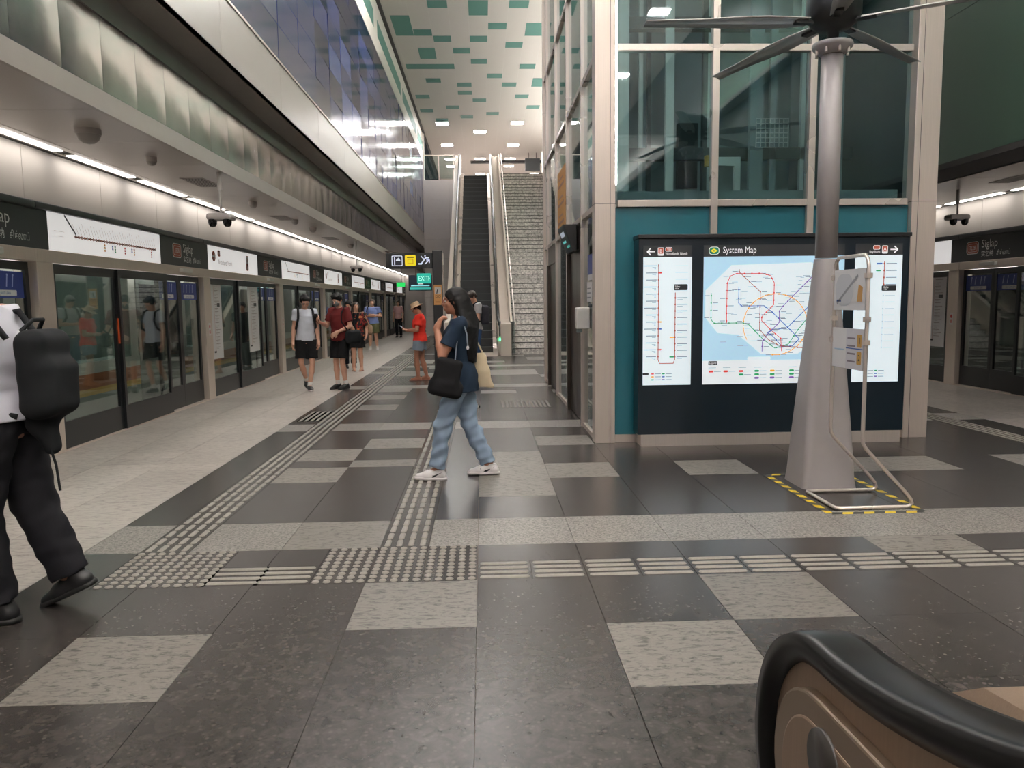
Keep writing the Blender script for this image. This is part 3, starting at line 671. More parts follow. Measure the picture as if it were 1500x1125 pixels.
# side facing the escalator hall
ms = [9.1, 10.65, 12.2, 13.8]
for yv in ms: boxobj('mullion', (LX0+.0, LX0+.09, yv-.03, yv+.03, 0, ZC), 'steel_bright', lt, 0.003)
zl = [2.45, 3.95, 5.45, 6.95, 8.45, ZC]
ye = [LY0+.2]+ms+[LY1-.15]
for z in zl[:-1]:
    for a, b in zip(ye, ye[1:]): boxobj('transom', (LX0+.01, LX0+.085, a+.03, b-.03, z-.03, z+.03), 'steel_bright', lt, 0.003)
for i, (a, b) in enumerate(zip(ye, ye[1:])):
    for z0, z1 in zip(zl, zl[1:]): boxobj('glass_panel', (LX0+.04, LX0+.052, a+.03, b-.03, z0+.03, z1-.03), 'side_glass', lt)
    if i in (1, 3):
        boxobj('door_frame', (LX0+.02, LX0+.14, a+.03, b-.03, 2.12, 2.42), 'dark_steel', lt)
        for q in (0, 1):
            m_ = (a+b)/2; boxobj('lift_door', (LX0+.05, LX0+.10, (a+.08 if q == 0 else m_+.002), (m_-.002 if q == 0 else b-.08), 0.01, 2.12), 'dark_steel', lt)
        for aa in (a+.03, b-.08): boxobj('door_jamb', (LX0+.0, LX0+.14, aa, aa+.05, 0, 2.12), 'dark_steel', lt)
    else:
        boxobj('glass_panel', (LX0+.04, LX0+.052, a+.03, b-.03, .05, 2.42), 'side_glass', lt); boxobj('skirting', (LX0+.02, LX0+.08, a, b, 0, .05), 'steel', lt)
# back and right faces
for a, b in zip(xs, xs[1:]):
    boxobj('mullion', (b-.03, b+.03, LY1-.1, LY1, 0, ZC), 'steel', lt)
    for z0, z1 in zip([0.05]+zs, zs): boxobj('glass_panel', (a+.03, b-.03, LY1-.06, LY1-.05, z0+.03, z1-.03), 'lift_glass', lt); boxobj('transom', (a, b, LY1-.09, LY1-.01, z1-.03, z1+.03), 'steel', lt)
boxobj('rear_side_panel', (LX1-.1, LX1-.06, LY0+.2, LY1-.15, 0, ZC), 'lift_dark', lt)
# shaft inside: guide rails, beams, counterweight, car
for i, (x, yy, w_, m_) in enumerate([(1.62, 9.4, .16, 'lift_pale'), (1.98, 9.8, .05, 'lift_pale'), (2.08, 9.8, .05, 'lift_dark'), (2.22, 9.4, .10, 'lift_pale'), (2.72, 9.6, .06, 'lift_dark'), (2.88, 10, .05, 'lift_pale'), (2.97, 10, .05, 'lift_pale'), (3.24, 9.4, .16, 'lift_concrete'),
          (3.52, 9.5, .08, 'lift_concrete'), (3.9, 9.5, .05, 'lift_pale'), (4.0, 9.5, .12, 'lift_dark'), (4.22, 9.4, .16, 'lift_concrete')]):
    boxobj('guide_rail', (x, x+w_, yy, yy+.06, 0.1, ZC-.1), m_, lt)
boxobj('back_wall', (1.9, 4.5, 11.35, 11.5, 0, ZC), 'lift_concrete', lt)
for z in (3.18, 4.7, 6.2): boxobj('cross_beam', (1.55, 4.55, 9.5, 9.62, z, z+.14), 'lift_dark', lt)
boxobj('car_roof', (2.0, 4.45, 9.0, 11.2, 2.35, 2.62), 'lift_dark', lt)
boxobj('car_rail', (2.48, 3.3, 9.05, 9.1, 2.62, 2.68), 'lift_concrete', lt)
boxobj('bracket', (2.72, 3.0, 9.0, 9.05, 3.02, 3.12), 'lift_pale', lt); boxobj('bracket', (2.93, 3.0, 9.0, 9.05, 2.62, 3.02), 'lift_pale', lt)
mat('brass_yellow', srgb(196, 150, 60), 0.5); boxobj('buffer', (2.6, 2.7, 9.0, 9.08, 3.02, 3.14), 'brass_yellow', lt)
gm = MB()
for i in range(8): gm.box(3.28+i*.055, 3.288+i*.055, 9.3, 9.31, 3.28, 3.62)
for i in range(7): gm.box(3.28, 3.67, 9.3, 9.31, 3.28+i*.055, 3.288+i*.055)
gm.build('guard_mesh', 'lift_pale', lt); boxobj('counterweight', (2.5, 2.75, 9.9, 10.0, 2.9, 3.7), 'lift_dark', lt)
boxobj('sill_beam', (1.4, 4.4, LY0+.2, LY0+.3, 2.5, 2.62), 'lift_concrete', lt)
emis('added_shaft_lamp', (0.92, 1, 0.98), 10.0)
for x_, y_ in ((LX0+.25, LY0+.26), (LX1-.07, LY0+.26)): boxobj('added_shaft_lamp', (x_-.02, x_+.02, y_, y_+.03, 2.7, 8.5), 'added_shaft_lamp', lt)  # hidden strips added behind the columns to brighten the shaft
# things on the lift side
ld = empty('lift_display', (0, 0, 0), 0, 'black tilted display above the nearer lift door', 'display')
MB().hexa([(LX0-.04, 9.5, 2.1), (LX0+.0, 9.5, 2.1), (LX0+.0, 10.2, 2.1), (LX0-.04, 10.2, 2.1)], [(LX0-.16, 9.5, 2.42), (LX0+.0, 9.5, 2.42), (LX0+.0, 10.2, 2.42), (LX0-.16, 10.2, 2.42)]).build('case', 'black_frame', ld)
I = Ink((LX0-.16, 10.18, 2.42), (0, -1, 0), (0.12/.34, 0, -.32/.34)); I = Ink((LX0-.045, 10.18, 2.11), (0, -1, 0), (-0.12/.342, 0, .32/.342), 0.004)
I.rect(0, 0, .66, .31, srgb(20, 30, 34)); I.lay = 1; I.rect(.08, .12, .4, .15, srgb(120, 220, 220)); I.rect(.1, .2, .5, .26, srgb(190, 200, 215)); I.rect(.3, .05, .6, .08, srgb(90, 190, 180)); I.build('screen', ld, True)
po = empty('orange_poster', (0, 0, 0), 0, 'tan orange poster on the lift tower glass above the door line', 'poster')
boxobj('sheet', (LX0-.006, LX0+.034, 10.72, 11.75, 2.5, 3.36), mat('poster_tan', srgb(206, 152, 84), 0.6), po)
I = Ink((LX0-.006, 11.75, 2.5), (0, -1, 0), (0, 0, 1)); 
for i in range(3): I.rect(.1, .1+.26*i, .9, .14+.26*i, srgb(150, 92, 40)); I.rect(.2, .2+.26*i, .75, .23+.26*i, srgb(160, 104, 50))
I.build('print', po)
sd = empty('hand_sanitiser', (LX0-.02, 8.62, 1.2), 0, 'white sanitiser dispenser fixed to the lift tower glass', 'dispenser')
boxobj('body', (-.10, .055, -.07, .07, -.02, .22), 'lamp_white', sd, 0.015); boxobj('spout', (-.09, -.03, -.02, .02, -.06, -.02), 'lift_concrete', sd)
nb = empty('notice_sheet', (0, 0, 0), 0, 'white notice taped above the sanitiser on the lift glass', 'notice'); boxobj('sheet', (LX0+.034, LX0+.04, 8.45, 8.8, 1.48, 1.7), 'notice_white', nb)
I = Ink((LX0+.034, 8.8, 1.48), (0, -1, 0), (0, 0, 1)); [I.rect(.04, .04+.05*i, .3, .055+.05*i, GREY) for i in range(3)]; I.build('print', nb)
nb = empty('lift_sticker', (0, 0, 0), 0, 'blue priority sticker near the top of the lift glass', 'sticker'); boxobj('sheet', (LX0+.035, LX0+.04, 8.3, 8.75, 1.78, 2.0), 'sticker_blue', nb); boxobj('strip', (LX0+.033, LX0+.04, 8.36, 8.7, 1.72, 1.78), 'notice_white', nb)
# ================================================================== system map board
mb = empty('system_map_board', (2.95, 7.8, 0), 0, 'wide black information board with three lit transit maps on a steel plinth', 'map board'); mb.location = (0, 0, 0)
YB = 7.74
boxobj('plinth', (1.6, 4.3, YB-.01, 7.99, 0, .12), 'steel_bright', mb)
boxobj('cabinet', (1.57, 4.33, YB, 7.985, .12, 2.1), mat('board_black', srgb(14, 27, 36), 0.3), mb, 0.006)
boxobj('top_cap', (1.56, 4.34, YB-.02, 7.99, 2.1, 2.14), 'black_frame', mb, 0.006)
def screen(x0, x1, title):
    o = boxobj('screen', (x0, x1, YB-.006, YB+.01, .63, 1.915), mat('screen_base', srgb(190, 215, 225), 0.2, emit=(0.72, 0.86, 0.92, 1), es=SCREEN_E*.6), mb)
    h = boxobj('title_strip', (x0, x1, YB-.006, YB+.01, 1.92, 2.03), 'header_dark', mb)
    return o, h, Ink((x0, YB-.006, .63), (1, 0, 0), (0, 0, 1), 0.0012), Ink((x0, YB-.006, 1.92), (1, 0, 0), (0, 0, 1), 0.0012)
PALE = srgb(226, 240, 246); SEA = srgb(178, 216, 238); TXT = srgb(120, 130, 140)
def pill(I, x, y, c, w_=.03, h_=.014): I.rrect(x-w_/2, y-h_/2, x+w_/2, y+h_/2, h_*.45, c, 2)
def legend(I, x0, y0, n=6):
    for i in range(n): pill(I, x0+.11*(i//3), y0-.03*(i % 3), (RED, ORANGE, GREEN, GREEN, BLUE, PURPLE)[i % 6], .03, .012); I.rect(x0+.025+.11*(i//3), y0-.03*(i % 3)-.003, x0+.085+.11*(i//3), y0-.03*(i % 3)+.003, TXT)
# route strip, left
o, h, I, J = screen(1.615, 2.105, 'B'); I.rect(0, 0, .49, 1.285, PALE); I.lay = 1
I.line([(.155, 1.22), (.155, .26), (.17, .22), (.31, .22), (.325, .26), (.325, .93)], .008, BROWN)
for i in range(14):
    yy = 1.2-.07*i; I.disc(.155, yy, .009, BROWN, 8); I.rect(.03 if i % 3 else .01, yy-.004, .135, yy+.004, TXT)
    for q in range(2): I.rect(.09+.02*q, yy-.018-.014*q, .13, yy-.014-.014*q, TXT)
    if i in (1, 8, 9, 12): pill(I, .175, yy, (RED, ORANGE, BLUE, RED)[(1, 8, 9, 12).index(i)])
for i in range(10):
    yy = .88-.066*i; I.disc(.325, yy, .009, BROWN, 8); I.rect(.345, yy-.004, .45, yy+.004, TXT); I.rect(.345, yy-.02, .40, yy-.016, TXT)
    if i in (6, 9): pill(I, .295, yy, (ORANGE, GREEN)[i == 9], .05)
for i in range(3): I.line([(.325, 1.2-.07*i), (.45, 1.2-.07*i)], .004, srgb(200, 210, 216))
I.rrect(.31, .955, .45, 1.015, .01, BLACK); I.rect(0, .105, .06, .125, BLACK); I.lay = 2; I.text(.32, .985, .016, 'Siglap', WHITE); I.text(.32, .965, .012, 'TE28', WHITE); legend(I, .1, .115)
I.build('map_print', o, True)
J.line([(.04, .05), (.11, .05)], .012, WHITE); J.line([(.07, .08), (.04, .05), (.07, .02)], .012, WHITE); J.rrect(.145, .01, .205, .09, .01, WHITE); J.lay = 1; J.rrect(.15, .03, .2, .085, .008, BROWN); J.lay = 2; J.text(.175, .04, .032, 'B', WHITE, 'c')
J.lay = 0; J.rrect(.22, .05, .29, .092, .012, WHITE); J.lay = 1; J.rrect(.225, .054, .285, .088, .01, BROWN); J.lay = 2; J.text(.255, .061, .02, 'TE1', WHITE, 'c'); J.text(.22, .016, .026, 'Woodlands North', WHITE, wide=.8); J.build('title_print', h, True)
# system map
o, h, I, J = screen(2.225, 3.66, 'System Map'); W, H = 1.435, 1.285
I.rect(0, 0, W, H, SEA); I.lay = 1
I.poly([(.02, .95), (.28, 1.2), (1.1, 1.22), (1.40, .98), (1.41, .55), (1.15, .42), (.98, .30), (.6, .30), (.36, .5), (.15, .52), (.02, .68)], PALE); I.rect(0, 0, W, .24, srgb(232, 240, 244)); I.rrect(.46, .24, .70, .275, .015, PALE)
I.lay = 2
def route(pts, c, n=8, wd=.007):
    I.line(pts, wd, c); L = [0]
    for a, b in zip(pts, pts[1:]): L.append(L[-1]+math.hypot(b[0]-a[0], b[1]-a[1]))
    for i in range(n):
        d = L[-1]*(i+.3)/n; k = max(j for j in range(len(L)-1) if L[j] <= d); q = (d-L[k])/(L[k+1]-L[k]); x, yy = (pts[k][0]+q*(pts[k+1][0]-pts[k][0]), pts[k][1]+q*(pts[k+1][1]-pts[k][1]))
        I.lay = 3; I.disc(x, yy, .008, c, 8); I.lay = 2; sgn = 1 if (i*7) % 3 else -1; I.rect(min(x+sgn*.015, x+sgn*.07), yy-.003, max(x+sgn*.015, x+sgn*.07), yy+.003, TXT)
route([(.24, .62), (.24, 1.02), (.27, 1.09), (.33, 1.115), (.6, 1.115), (.68, 1.09), (.72, 1.02), (.72, .8), (.6, .68), (.6, .64), (.7, .54), (.8, .46), (.81, .33)], RED, 24)
route([(.08, .92), (.08, .66), (.11, .62), (.4, .62), (.47, .6), (.62, .45), (.74, .36), (.88, .40), (.98, .55), (1.2, .82), (1.41, .84)], GREEN, 26)
route([(.36, .98), (.36, .82), (.39, .79), (.62, .79), (.70, .73), (.94, .50), (.99, .45), (.92, .38), (.82, .37), (.72, .48), (.66, .52), (.72, .55), (.86, .56), (1.06, .76), (1.18, .87), (1.41, .88)], BLUE, 26)
route([(1.12, 1.09), (.96, .93), (.83, .80), (.78, .74), (.78, .62), (.66, .5), (.61, .42), (.61, .33)], PURPLE, 14)
route([(.36, 1.16), (.36, 1.13), (.58, .93), (.58, .55), (.68, .44), (.8, .38), (1.02, .36), (1.38, .66)], BROWN, 22)
route([(.74+.33*math.cos(a), .60+.31*math.sin(a)) for a in [(-.35+i*1.7/24)*PI - .6 for i in range(25)]], ORANGE, 24)
for cx, cy, n_ in ((1.05, 1.0, 14), (1.18, 1.05, 14)):
    for i in range(n_): a = i*2*PI/n_; I.rect(cx+.07*math.cos(a)-.02, cy+.09*math.sin(a)-.002, cx+.07*math.cos(a)+.02, cy+.09*math.sin(a)+.002, TXT)
rr = random.Random(21)
for i in range(46):
    x, yy = rr.uniform(.15, 1.25), rr.uniform(.36, 1.08); I.rect(x, yy, x+.06, yy+.005, srgb(160, 168, 176))
I.rrect(.06, .195, .15, .235, .006, BLACK); I.lay = 3; I.text(.105, .207, .018, 'Legend', WHITE, 'c')
for i, x in enumerate((.09, .24, .40, .56, .72, .92, 1.1, 1.25)):
    for j in range(3 if 3 < i < 6 or i == 3 else 2 if i == 2 else 1): pill(I, x, .13-.035*j, (RED, RED, RED, GREEN, ORANGE, GREEN, YELLOW, GREY)[i] if j == 0 else (BLUE, GREEN, PURPLE)[j % 3], .05, .02); I.rect(x+.03, .127-.035*j, x+.1, .132-.035*j, TXT)
    I.rect(x-.03, .165, x+.05, .169, TXT)
I.build('map_print', o, True)
J.rrect(.05, .015, .155, .092, .03, WHITE); J.lay = 1; J.rrect(.055, .02, .15, .087, .028, srgb(24, 120, 90)); J.lay = 2; J.poly([(.065, .053), (.1, .075), (.14, .053), (.1, .032)], YELLOW); J.lay = 3; J.poly([(.085, .053), (.1, .062), (.115, .053), (.1, .044)], srgb(24, 120, 90))
J.text(.19, .03, .062, 'System Map', WHITE, wide=.8); J.build('title_print', h, True)
# route strip, right
o, h, I, J = screen(3.77, 4.255, 'A'); I.rect(0, 0, .485, 1.285, PALE); I.lay = 1; I.line([(.3, 1.22), (.3, .98)], .008, BROWN); I.line([(.3, .9), (.3, .3)], .004, srgb(200, 208, 214))
for i in range(4): I.disc(.3, 1.2-.07*i, .01, BROWN, 8); I.rect(.32, 1.196-.07*i, .43, 1.204-.07*i, TXT); 
pill(I, .25, 1.2, BLUE, .06); pill(I, .24, 1.13, GREEN, .05)
for i in range(9): I.disc(.3, .88-.066*i, .008, srgb(190, 196, 200), 8); I.rect(.32, .876-.066*i, .42, .882-.066*i, srgb(190, 196, 200))
for i in range(13): I.rect(.03, 1.15-.07*i, .12, 1.155-.07*i, srgb(195, 202, 208))
I.rrect(.28, .925, .43, .98, .01, BLACK); I.lay = 2; I.text(.3, .955, .016, 'Siglap', WHITE); I.text(.3, .935, .012, 'TE28', WHITE); legend(I, .14, .115); I.build('map_print', o, True)
J.line([(.36, .05), (.43, .05)], .012, WHITE); J.line([(.4, .08), (.43, .05), (.4, .02)], .012, WHITE); J.rrect(.27, .01, .33, .09, .01, WHITE); J.lay = 1; J.rrect(.275, .03, .325, .085, .008, BROWN); J.lay = 2; J.text(.3, .04, .032, 'A', WHITE, 'c'); J.lay = 0; J.rrect(.18, .05, .25, .092, .012, WHITE); J.lay = 1; J.rrect(.185, .054, .245, .088, .01, BROWN); J.text(.25, .016, .026, 'Bayshore', WHITE, 'r', wide=.8); J.build('title_print', h, True)
# ================================================================== pole fan
fc = (2.70, 6.02)
fan = empty('pole_fan', (fc[0], fc[1], 0), 0, 'tall grey pole fan with five long blades on a flared base', 'fan')
mat('fan_grey', srgb(164, 158, 156), 0.38); mat('fan_blade', srgb(186, 184, 180), 0.3, metal=0.4); mat('fan_dark', srgb(22, 24, 24), 0.4)
def rsq(h, z, r, n=5):
    pts = []
    for cx, cy, a in ((h-r, -h+r, -PI/2), (h-r, h-r, 0), (-h+r, h-r, PI/2), (-h+r, -h+r, PI)): pts += [(cx+r*math.cos(a+i*PI/2/n), cy+r*math.sin(a+i*PI/2/n), z) for i in range(n+1)]
    return pts
m = MB(); prof = [(.215, 0, .05), (.205, .08, .05), (.185, .42, .06), (.155, .85, .07), (.12, 1.3, .07), (.085, 1.79, .07)]; vs = []
for h_, z, r in prof: vs += rsq(h_, z, r)
n_ = 24; m.add(vs, [(j*n_+i, j*n_+(i+1) % n_, (j+1)*n_+(i+1) % n_, (j+1)*n_+i) for j in range(len(prof)-1) for i in range(n_)], True); m.add(vs, [tuple(range(n_-1, -1, -1)), tuple(range(5*n_, 6*n_))])
m.build('base_column', 'fan_grey', fan)
MB().lathe((0, 0, 0), [(.078, 1.80), (.082, 1.80), (.08, 3.34), (.078, 3.34)], 28).build('pole', 'fan_grey', fan)
cl_ = MB().lathe((0, 0, 0), [(.09, 3.33), (.145, 3.38), (.15, 3.40), (.145, 3.415), (.05, 3.42)], 28).build('collar', 'fan_grey', fan)
bo = MB()
for i in range(8): a = i*PI/4; bo.cyl((.12*math.cos(a), .12*math.sin(a), 3.33), (.12*math.cos(a), .12*math.sin(a), 3.37), .012, n=6)
bo.build('bolts', 'steel_bright', cl_)
MB().lathe((0, 0, 0), [(.04, 3.42), (.045, 3.5), (.12, 3.52), (.17, 3.56), (.20, 3.62), (.20, 3.74), (.17, 3.80), (.05, 3.84)], 28).build('motor', 'fan_dark', fan)
bm2 = MB(); vs = []
for i in range(9):
    t = i/8; x = .2+t*1.25; cw = .055+.03*math.sin(PI*min(t*1.5, 1)) if t < .9 else .05; tw_ = math.radians(14-8*t)
    for s_ in (-1, -.3, .4, 1): vs.append((x, s_*cw*math.cos(tw_), 3.575+s_*cw*math.sin(tw_)+.012*(1-s_*s_)-.03*t))
for i in range(9):
    for k, s_ in enumerate((1, .4, -.3, -1)): p = vs[i*4+3-k]; vs.append((p[0], p[1], p[2]-.008))
ring = [[i*4+j for j in range(4)]+[36+i*4+j for j in range(4)] for i in range(9)]
bm2.add(vs, [(ring[i][j], ring[i+1][j], ring[i+1][(j+1) % 8], ring[i][(j+1) % 8]) for i in range(8) for j in range(8)], True); bm2.add(vs, [tuple(ring[0]), tuple(reversed(ring[8]))])
bms = bm2.mesh('blade', 'fan_blade'); brk = MB().box(.14, .3, -.03, .03, 3.555, 3.575).mesh('blade_bracket', 'fan_dark')
for i in range(5):
    o = link('blade', bms, fan, (0, 0, 0), math.radians(182-72*i)); link('blade_bracket', brk, o)
# hazard tape on the floor around it
tp = empty('hazard_tape', (0, 0, 0), 0, 'black and yellow striped tape rectangle stuck on the floor around the fan', 'floor tape')
mat('tape_black', srgb(30, 30, 30), 0.5); mat('tape_yellow', srgb(228, 196, 40), 0.5)
def tape(p, q, w_=.05):
    p, q = Vector(p), Vector(q); d = (q-p); L = d.length; d.normalize(); nn = Vector((-d.y, d.x))*w_/2; m = MB(); k = 0; s_ = 0.0; ln = .075
    while s_ < L-.01:
        e_ = min(s_+ln, L); m.cur = k % 2; sl = .025
        a, b = p+d*s_, p+d*e_; a2, b2 = p+d*min(s_+sl, L), p+d*min(e_+sl, L)
        m.add([(*(a-nn), .001), (*(b-nn), .001), (*(b2+nn), .001), (*(a2+nn), .001)], [(0, 1, 2, 3)]); s_ = e_; k += 1
    m.build('tape_strip', ['tape_black', 'tape_yellow'], tp)
cs = [(2.39, 6.35), (2.39, 5.14), (3.05, 5.14), (3.05, 6.35)]
for i in range(4): tape(cs[i], cs[(i+1) % 4])
# ================================================================== tubular notice stand
st = empty('notice_stand', (2.64, 5.47, 0), 0, 'bent steel tube stand holding two paper notices in front of the fan', 'sign stand')
def arc(c, r, a0, a1, n, fn): return [fn(c[0]+r*math.cos(a0+(a1-a0)*i/n), c[1]+r*math.sin(a0+(a1-a0)*i/n)) for i in range(n+1)]
def side(yl):
    F = lambda x, z: Vector((x, yl, z))
    return [F(0, 1.70), F(0, .52), F(0.005, .47), F(0.03, .43), F(.32, .12), F(.36, .07), F(.37, .04), F(.355, .02), F(.33, .014), F(-.15, .014)]
m = MB(); A = side(.25); Bp = side(-.25)
top = [Vector((0, .25, 1.70)), Vector((0, .235, 1.75)), Vector((0, .20, 1.78)), Vector((0, -.20, 1.78)), Vector((0, -.235, 1.75)), Vector((0, -.25, 1.70))]
path = list(reversed(A))+top[1:-1]+Bp
path = [Vector((-.17, .24, .014))]+path+[Vector((-.17, -.24, .014))]
m.tube(path+[Vector((-.175, -.2, .014)), Vector((-.175, .2, .014)), Vector((-.17, .24, .014))], .0135, 10)
m.build('tube_frame', 'steel_bright', st)
clm = MB()
for yl in (-.25, .25):
    for z in (1.62, 1.32, 1.16): clm.box(-.02, .02, yl-.02, yl+.02, z, z+.035)
clm.build('clips', 'steel', st)
for z0, z1, kind_ in ((1.40, 1.69, 0), (.98, 1.27, 1)):
    o = boxobj('notice', (-.012, -.006, -.235, .235, z0, z1), 'notice_white', st); I = Ink((-.012, .235, z0), (0, -1, 0), (0, 0, 1)); 
    if kind_ == 0:
        I.rrect(.03, .03, .30, .26, .1, srgb(205, 206, 208)); I.lay = 1; I.line([(.06, .05), (.36, .24)], .02, srgb(150, 150, 154)); I.poly([(.36, .06), (.43, .06), (.44, .16), (.38, .18)], srgb(200, 150, 80)); I.rect(.05, .06, .12, .075, BLUE)
    else:
        I.rect(.22, 0, .47, .29, srgb(214, 212, 216)); I.lay = 1
        for i in range(4): I.rect(.24, .05+i*.055, .36, .062+i*.055, srgb(130, 120, 130))
        for i, s_ in ((0, '2'), (1, '1')): I.rrect(.385, .04+.12*i, .45, .13+.12*i, .008, srgb(198, 152, 70)); I.lay = 2; I.text(.418, .065+.12*i, .045, s_, BLACK, 'c'); I.lay = 1
        I.rect(.04, .13, .2, .138, srgb(170, 200, 220)); I.rect(.22, .145, .47, .152, BLUE)
    I.build('print', o)
# ================================================================== hanging gantry sign
gs = empty('direction_sign', (0, 0, 0), 0, 'black cantilever direction sign with lift, ticket and escalator pictograms on its post', 'direction sign')
boxobj('post', (-1.0, -.80, 15.95, 16.2, 0, 2.56), 'black_frame', gs, 0.01); boxobj('edge_trim', (-.80, -.785, 15.95, 16.2, 0, 2.5), 'steel_bright', gs)
boxobj('sign_box', (-1.95, -1.0, 15.98, 16.12, 2.2, 2.51), 'black_frame', gs, 0.01)
I = Ink((-1.95, 15.98, 2.2), (1, 0, 0), (0, 0, 1)); wb = srgb(225, 232, 250)
I.rrect(.12, .05, .34, .26, .02, wb); I.lay = 1; I.rrect(.135, .065, .325, .245, .015, srgb(20, 24, 40)); I.lay = 2; I.line([(.18, .08), (.18, .22)], .02, wb); I.poly([(.2, .15), (.3, .15), (.27, .22), (.22, .19)], wb)
I.lay = 0; I.rrect(.39, .05, .61, .27, .025, YELLOW); I.lay = 1; I.rect(.43, .21, .57, .235, srgb(90, 80, 0)); I.rect(.44, .09, .56, .19, srgb(190, 165, 10)); I.lay = 2; I.rect(.455, .105, .545, .175, YELLOW)
I.lay = 1; I.line([(.67, .09), (.72, .09), (.81, .21), (.87, .21)], .028, wb); I.line([(.72, .24), (.77, .19)], .02, wb); I.disc(.80, .25, .016, wb); I.line([(.8, .09), (.88, .16)], .02, wb); I.line([(.83, .165), (.885, .165), (.885, .11)], .02, wb)
I.build('pictograms', gs, True)
o = boxobj('poster', (-.985, -.82, 15.94, 15.95, 1.45, 1.86), mat('poster_orange', srgb(214, 158, 96), 0.6), gs); I = Ink((-.985, 15.94, 1.45), (1, 0, 0), (0, 0, 1)); I.rect(.02, .22, .145, .36, srgb(210, 205, 200)); I.lay = 1; I.line([(.06, .24), (.08, .32)], .02, BLACK); I.text(.083, .15, .05, 'DO', BLACK, 'c'); I.rect(.03, .05, .13, .07, srgb(150, 90, 50)); I.build('print', o)
ex = empty('exit_sign', (0, 0, 0), 0, 'green lit EXIT sign hung beyond the direction sign', 'exit sign')
boxobj('case', (-1.98, -1.56, 23.9, 24.0, 2.10, 2.40), mat('exit_green', srgb(20, 120, 110), 0.4, emit=srgb(20, 140, 120), es=.8), ex); MB().tube([(-1.77, 23.95, 2.4), (-1.77, 23.95, 2.9), (-2.98, 23.95, 3.1)], .012, 8).build('hanger', 'dark_steel', ex)
I = Ink((-1.98, 23.9, 2.1), (1, 0, 0), (0, 0, 1)); I.text(.04, .08, .14, 'EXIT', srgb(190, 255, 240), wide=.75); I.poly([(.35, .08), (.39, .15), (.35, .22)], srgb(190, 255, 240)); I.build('print', ex, True)
dp = empty('train_display', (0, 0, 0), 0, 'hanging dark train arrival display with teal text lines', 'display')
boxobj('case', (-2.28, -1.55, 24.3, 24.42, 1.88, 2.36), 'black_frame', dp); MB().tube([(-2.05, 24.36, 2.36), (-2.05, 24.36, 2.85), (-2.98, 24.36, 3.1)], .015, 8).build('hanger', 'dark_steel', dp)
I = Ink((-2.28, 24.3, 1.88), (1, 0, 0), (0, 0, 1)); I.rect(.02, .02, .71, .46, srgb(12, 24, 40)); I.lay = 1; I.rect(.3, .2, .45, .25, WHITE); I.rect(.08, .14, .65, .18, srgb(150, 225, 235)); I.rect(.04, .03, .69, .1, srgb(60, 180, 170)); I.build('screen', dp, True)
gx = empty('emergency_light', (0, 0, 0), 0, 'small green lit running-man sign above the far screen doors', 'exit sign'); boxobj('case', (-3.6, -3.25, 33, 33.1, 2.2, 2.38), mat('running_green', srgb(40, 190, 90), 0.4, emit=srgb(40, 220, 100), es=.5), gx)
MB().cyl((-3.4, 33.05, 2.4), (-3.4, 33.05, 3.05), .012, n=8).build('hanger', 'dark_steel', gx)
# ================================================================== cameras, domes, vents on the low ceilings
mat('cctv_grey', srgb(176, 170, 166), 0.4); mat('cctv_black', srgb(18, 18, 20), 0.15)
def cctv(x, y, z, label, ztop=3.05):
    t = empty('security_camera', (x, y, 0), 0, label, 'security camera', 'twin security cameras on ceiling poles')
    MB().cyl((0, 0, z+.06), (0, 0, ztop-.2), .014, n=10).cyl((0, 0, ztop-.22), (0, 0, ztop), .026, n=12).build('pole', 'cctv_grey', t)
    MB().box(-.15, .15, -.10, .10, z-.02, z+.06).build('housing', 'cctv_grey', t, bevel=0.03)
    for s_ in (-1, 1):
        MB().lathe((s_*.085, -.05, z-.05), [(.004, -.05), (.03, -.042), (.045, -.02), (.05, .0), (.05, .04)], 16).build('lens', 'cctv_black', t)
cctv(-3.05, 9.35, 2.5, 'twin-lens camera on a pole from the left ceiling, nearest the viewer', 3.05)
cctv(6.95, 11.2, 2.62, 'twin-lens camera on a pole above the right-hand doors')
cctv(-3.1, 19.5, 2.38, 'far twin-lens camera on a pole left of the direction sign')
def dome(x, y, r, label):
    t = empty('ceiling_dome', (x, y, 3.038), 0, label, 'dome camera', 'domes on the left low ceiling')
    MB().lathe((0, 0, 0), [(r, -.05), (r, 0)], 24).build('collar', 'cctv_grey', t)
    MB().lathe((0, 0, 0), [(.004, -.05-r*.75), (r*.45, -.05-r*.66), (r*.78, -.05-r*.4), (r*.95, -.05)], 24).build('bowl', 'soffit_grey', t)
for x, y, r, l in ((-3.43, 7.1, .105, 'largest grey ceiling dome at the upper left'), (-3.43, 8.4, .055, 'small grey dome just beyond the largest dome'), (-3.43, 12.0, .06, 'grey dome past the nearest twin-lens camera'), (-3.4, 14.5, .06, 'second small dome past the nearest camera pole'),
                   (-3.4, 16.0, .07, 'third small dome along the left ceiling'), (-3.4, 20.5, .08, 'farthest grey dome near the direction sign')): dome(x, y, r, l)
for x, y, l in ((-3.52, 10.1, 'air grille in the left ceiling near the twin-lens camera'), (-3.55, 14.2, 'second air grille farther along the left ceiling'), (-3.55, 18.6, 'third air grille deep along the left ceiling'), (7.1, 10.2, 'air grille in the right-hand low ceiling')):
    t = empty('air_grille', (x, y, 3.036), 0, l, 'vent'); m = MB()
    for a in ((-.14, .14, -.35, -.33), (-.14, .14, .33, .35), (-.14, -.12, -.33, .33), (.12, .14, -.33, .33)): m.box(*a, -.006, .002)
    m.build('frame', 'cctv_grey', t); boxobj('backing', (-.12, .12, -.33, .33, -.001, .003), 'groove_dark', t)
    for i in range(6): boxobj('slat', (-.105+i*.037, -.09+i*.037, -.33, .33, -.005, .001), 'cctv_grey', t)
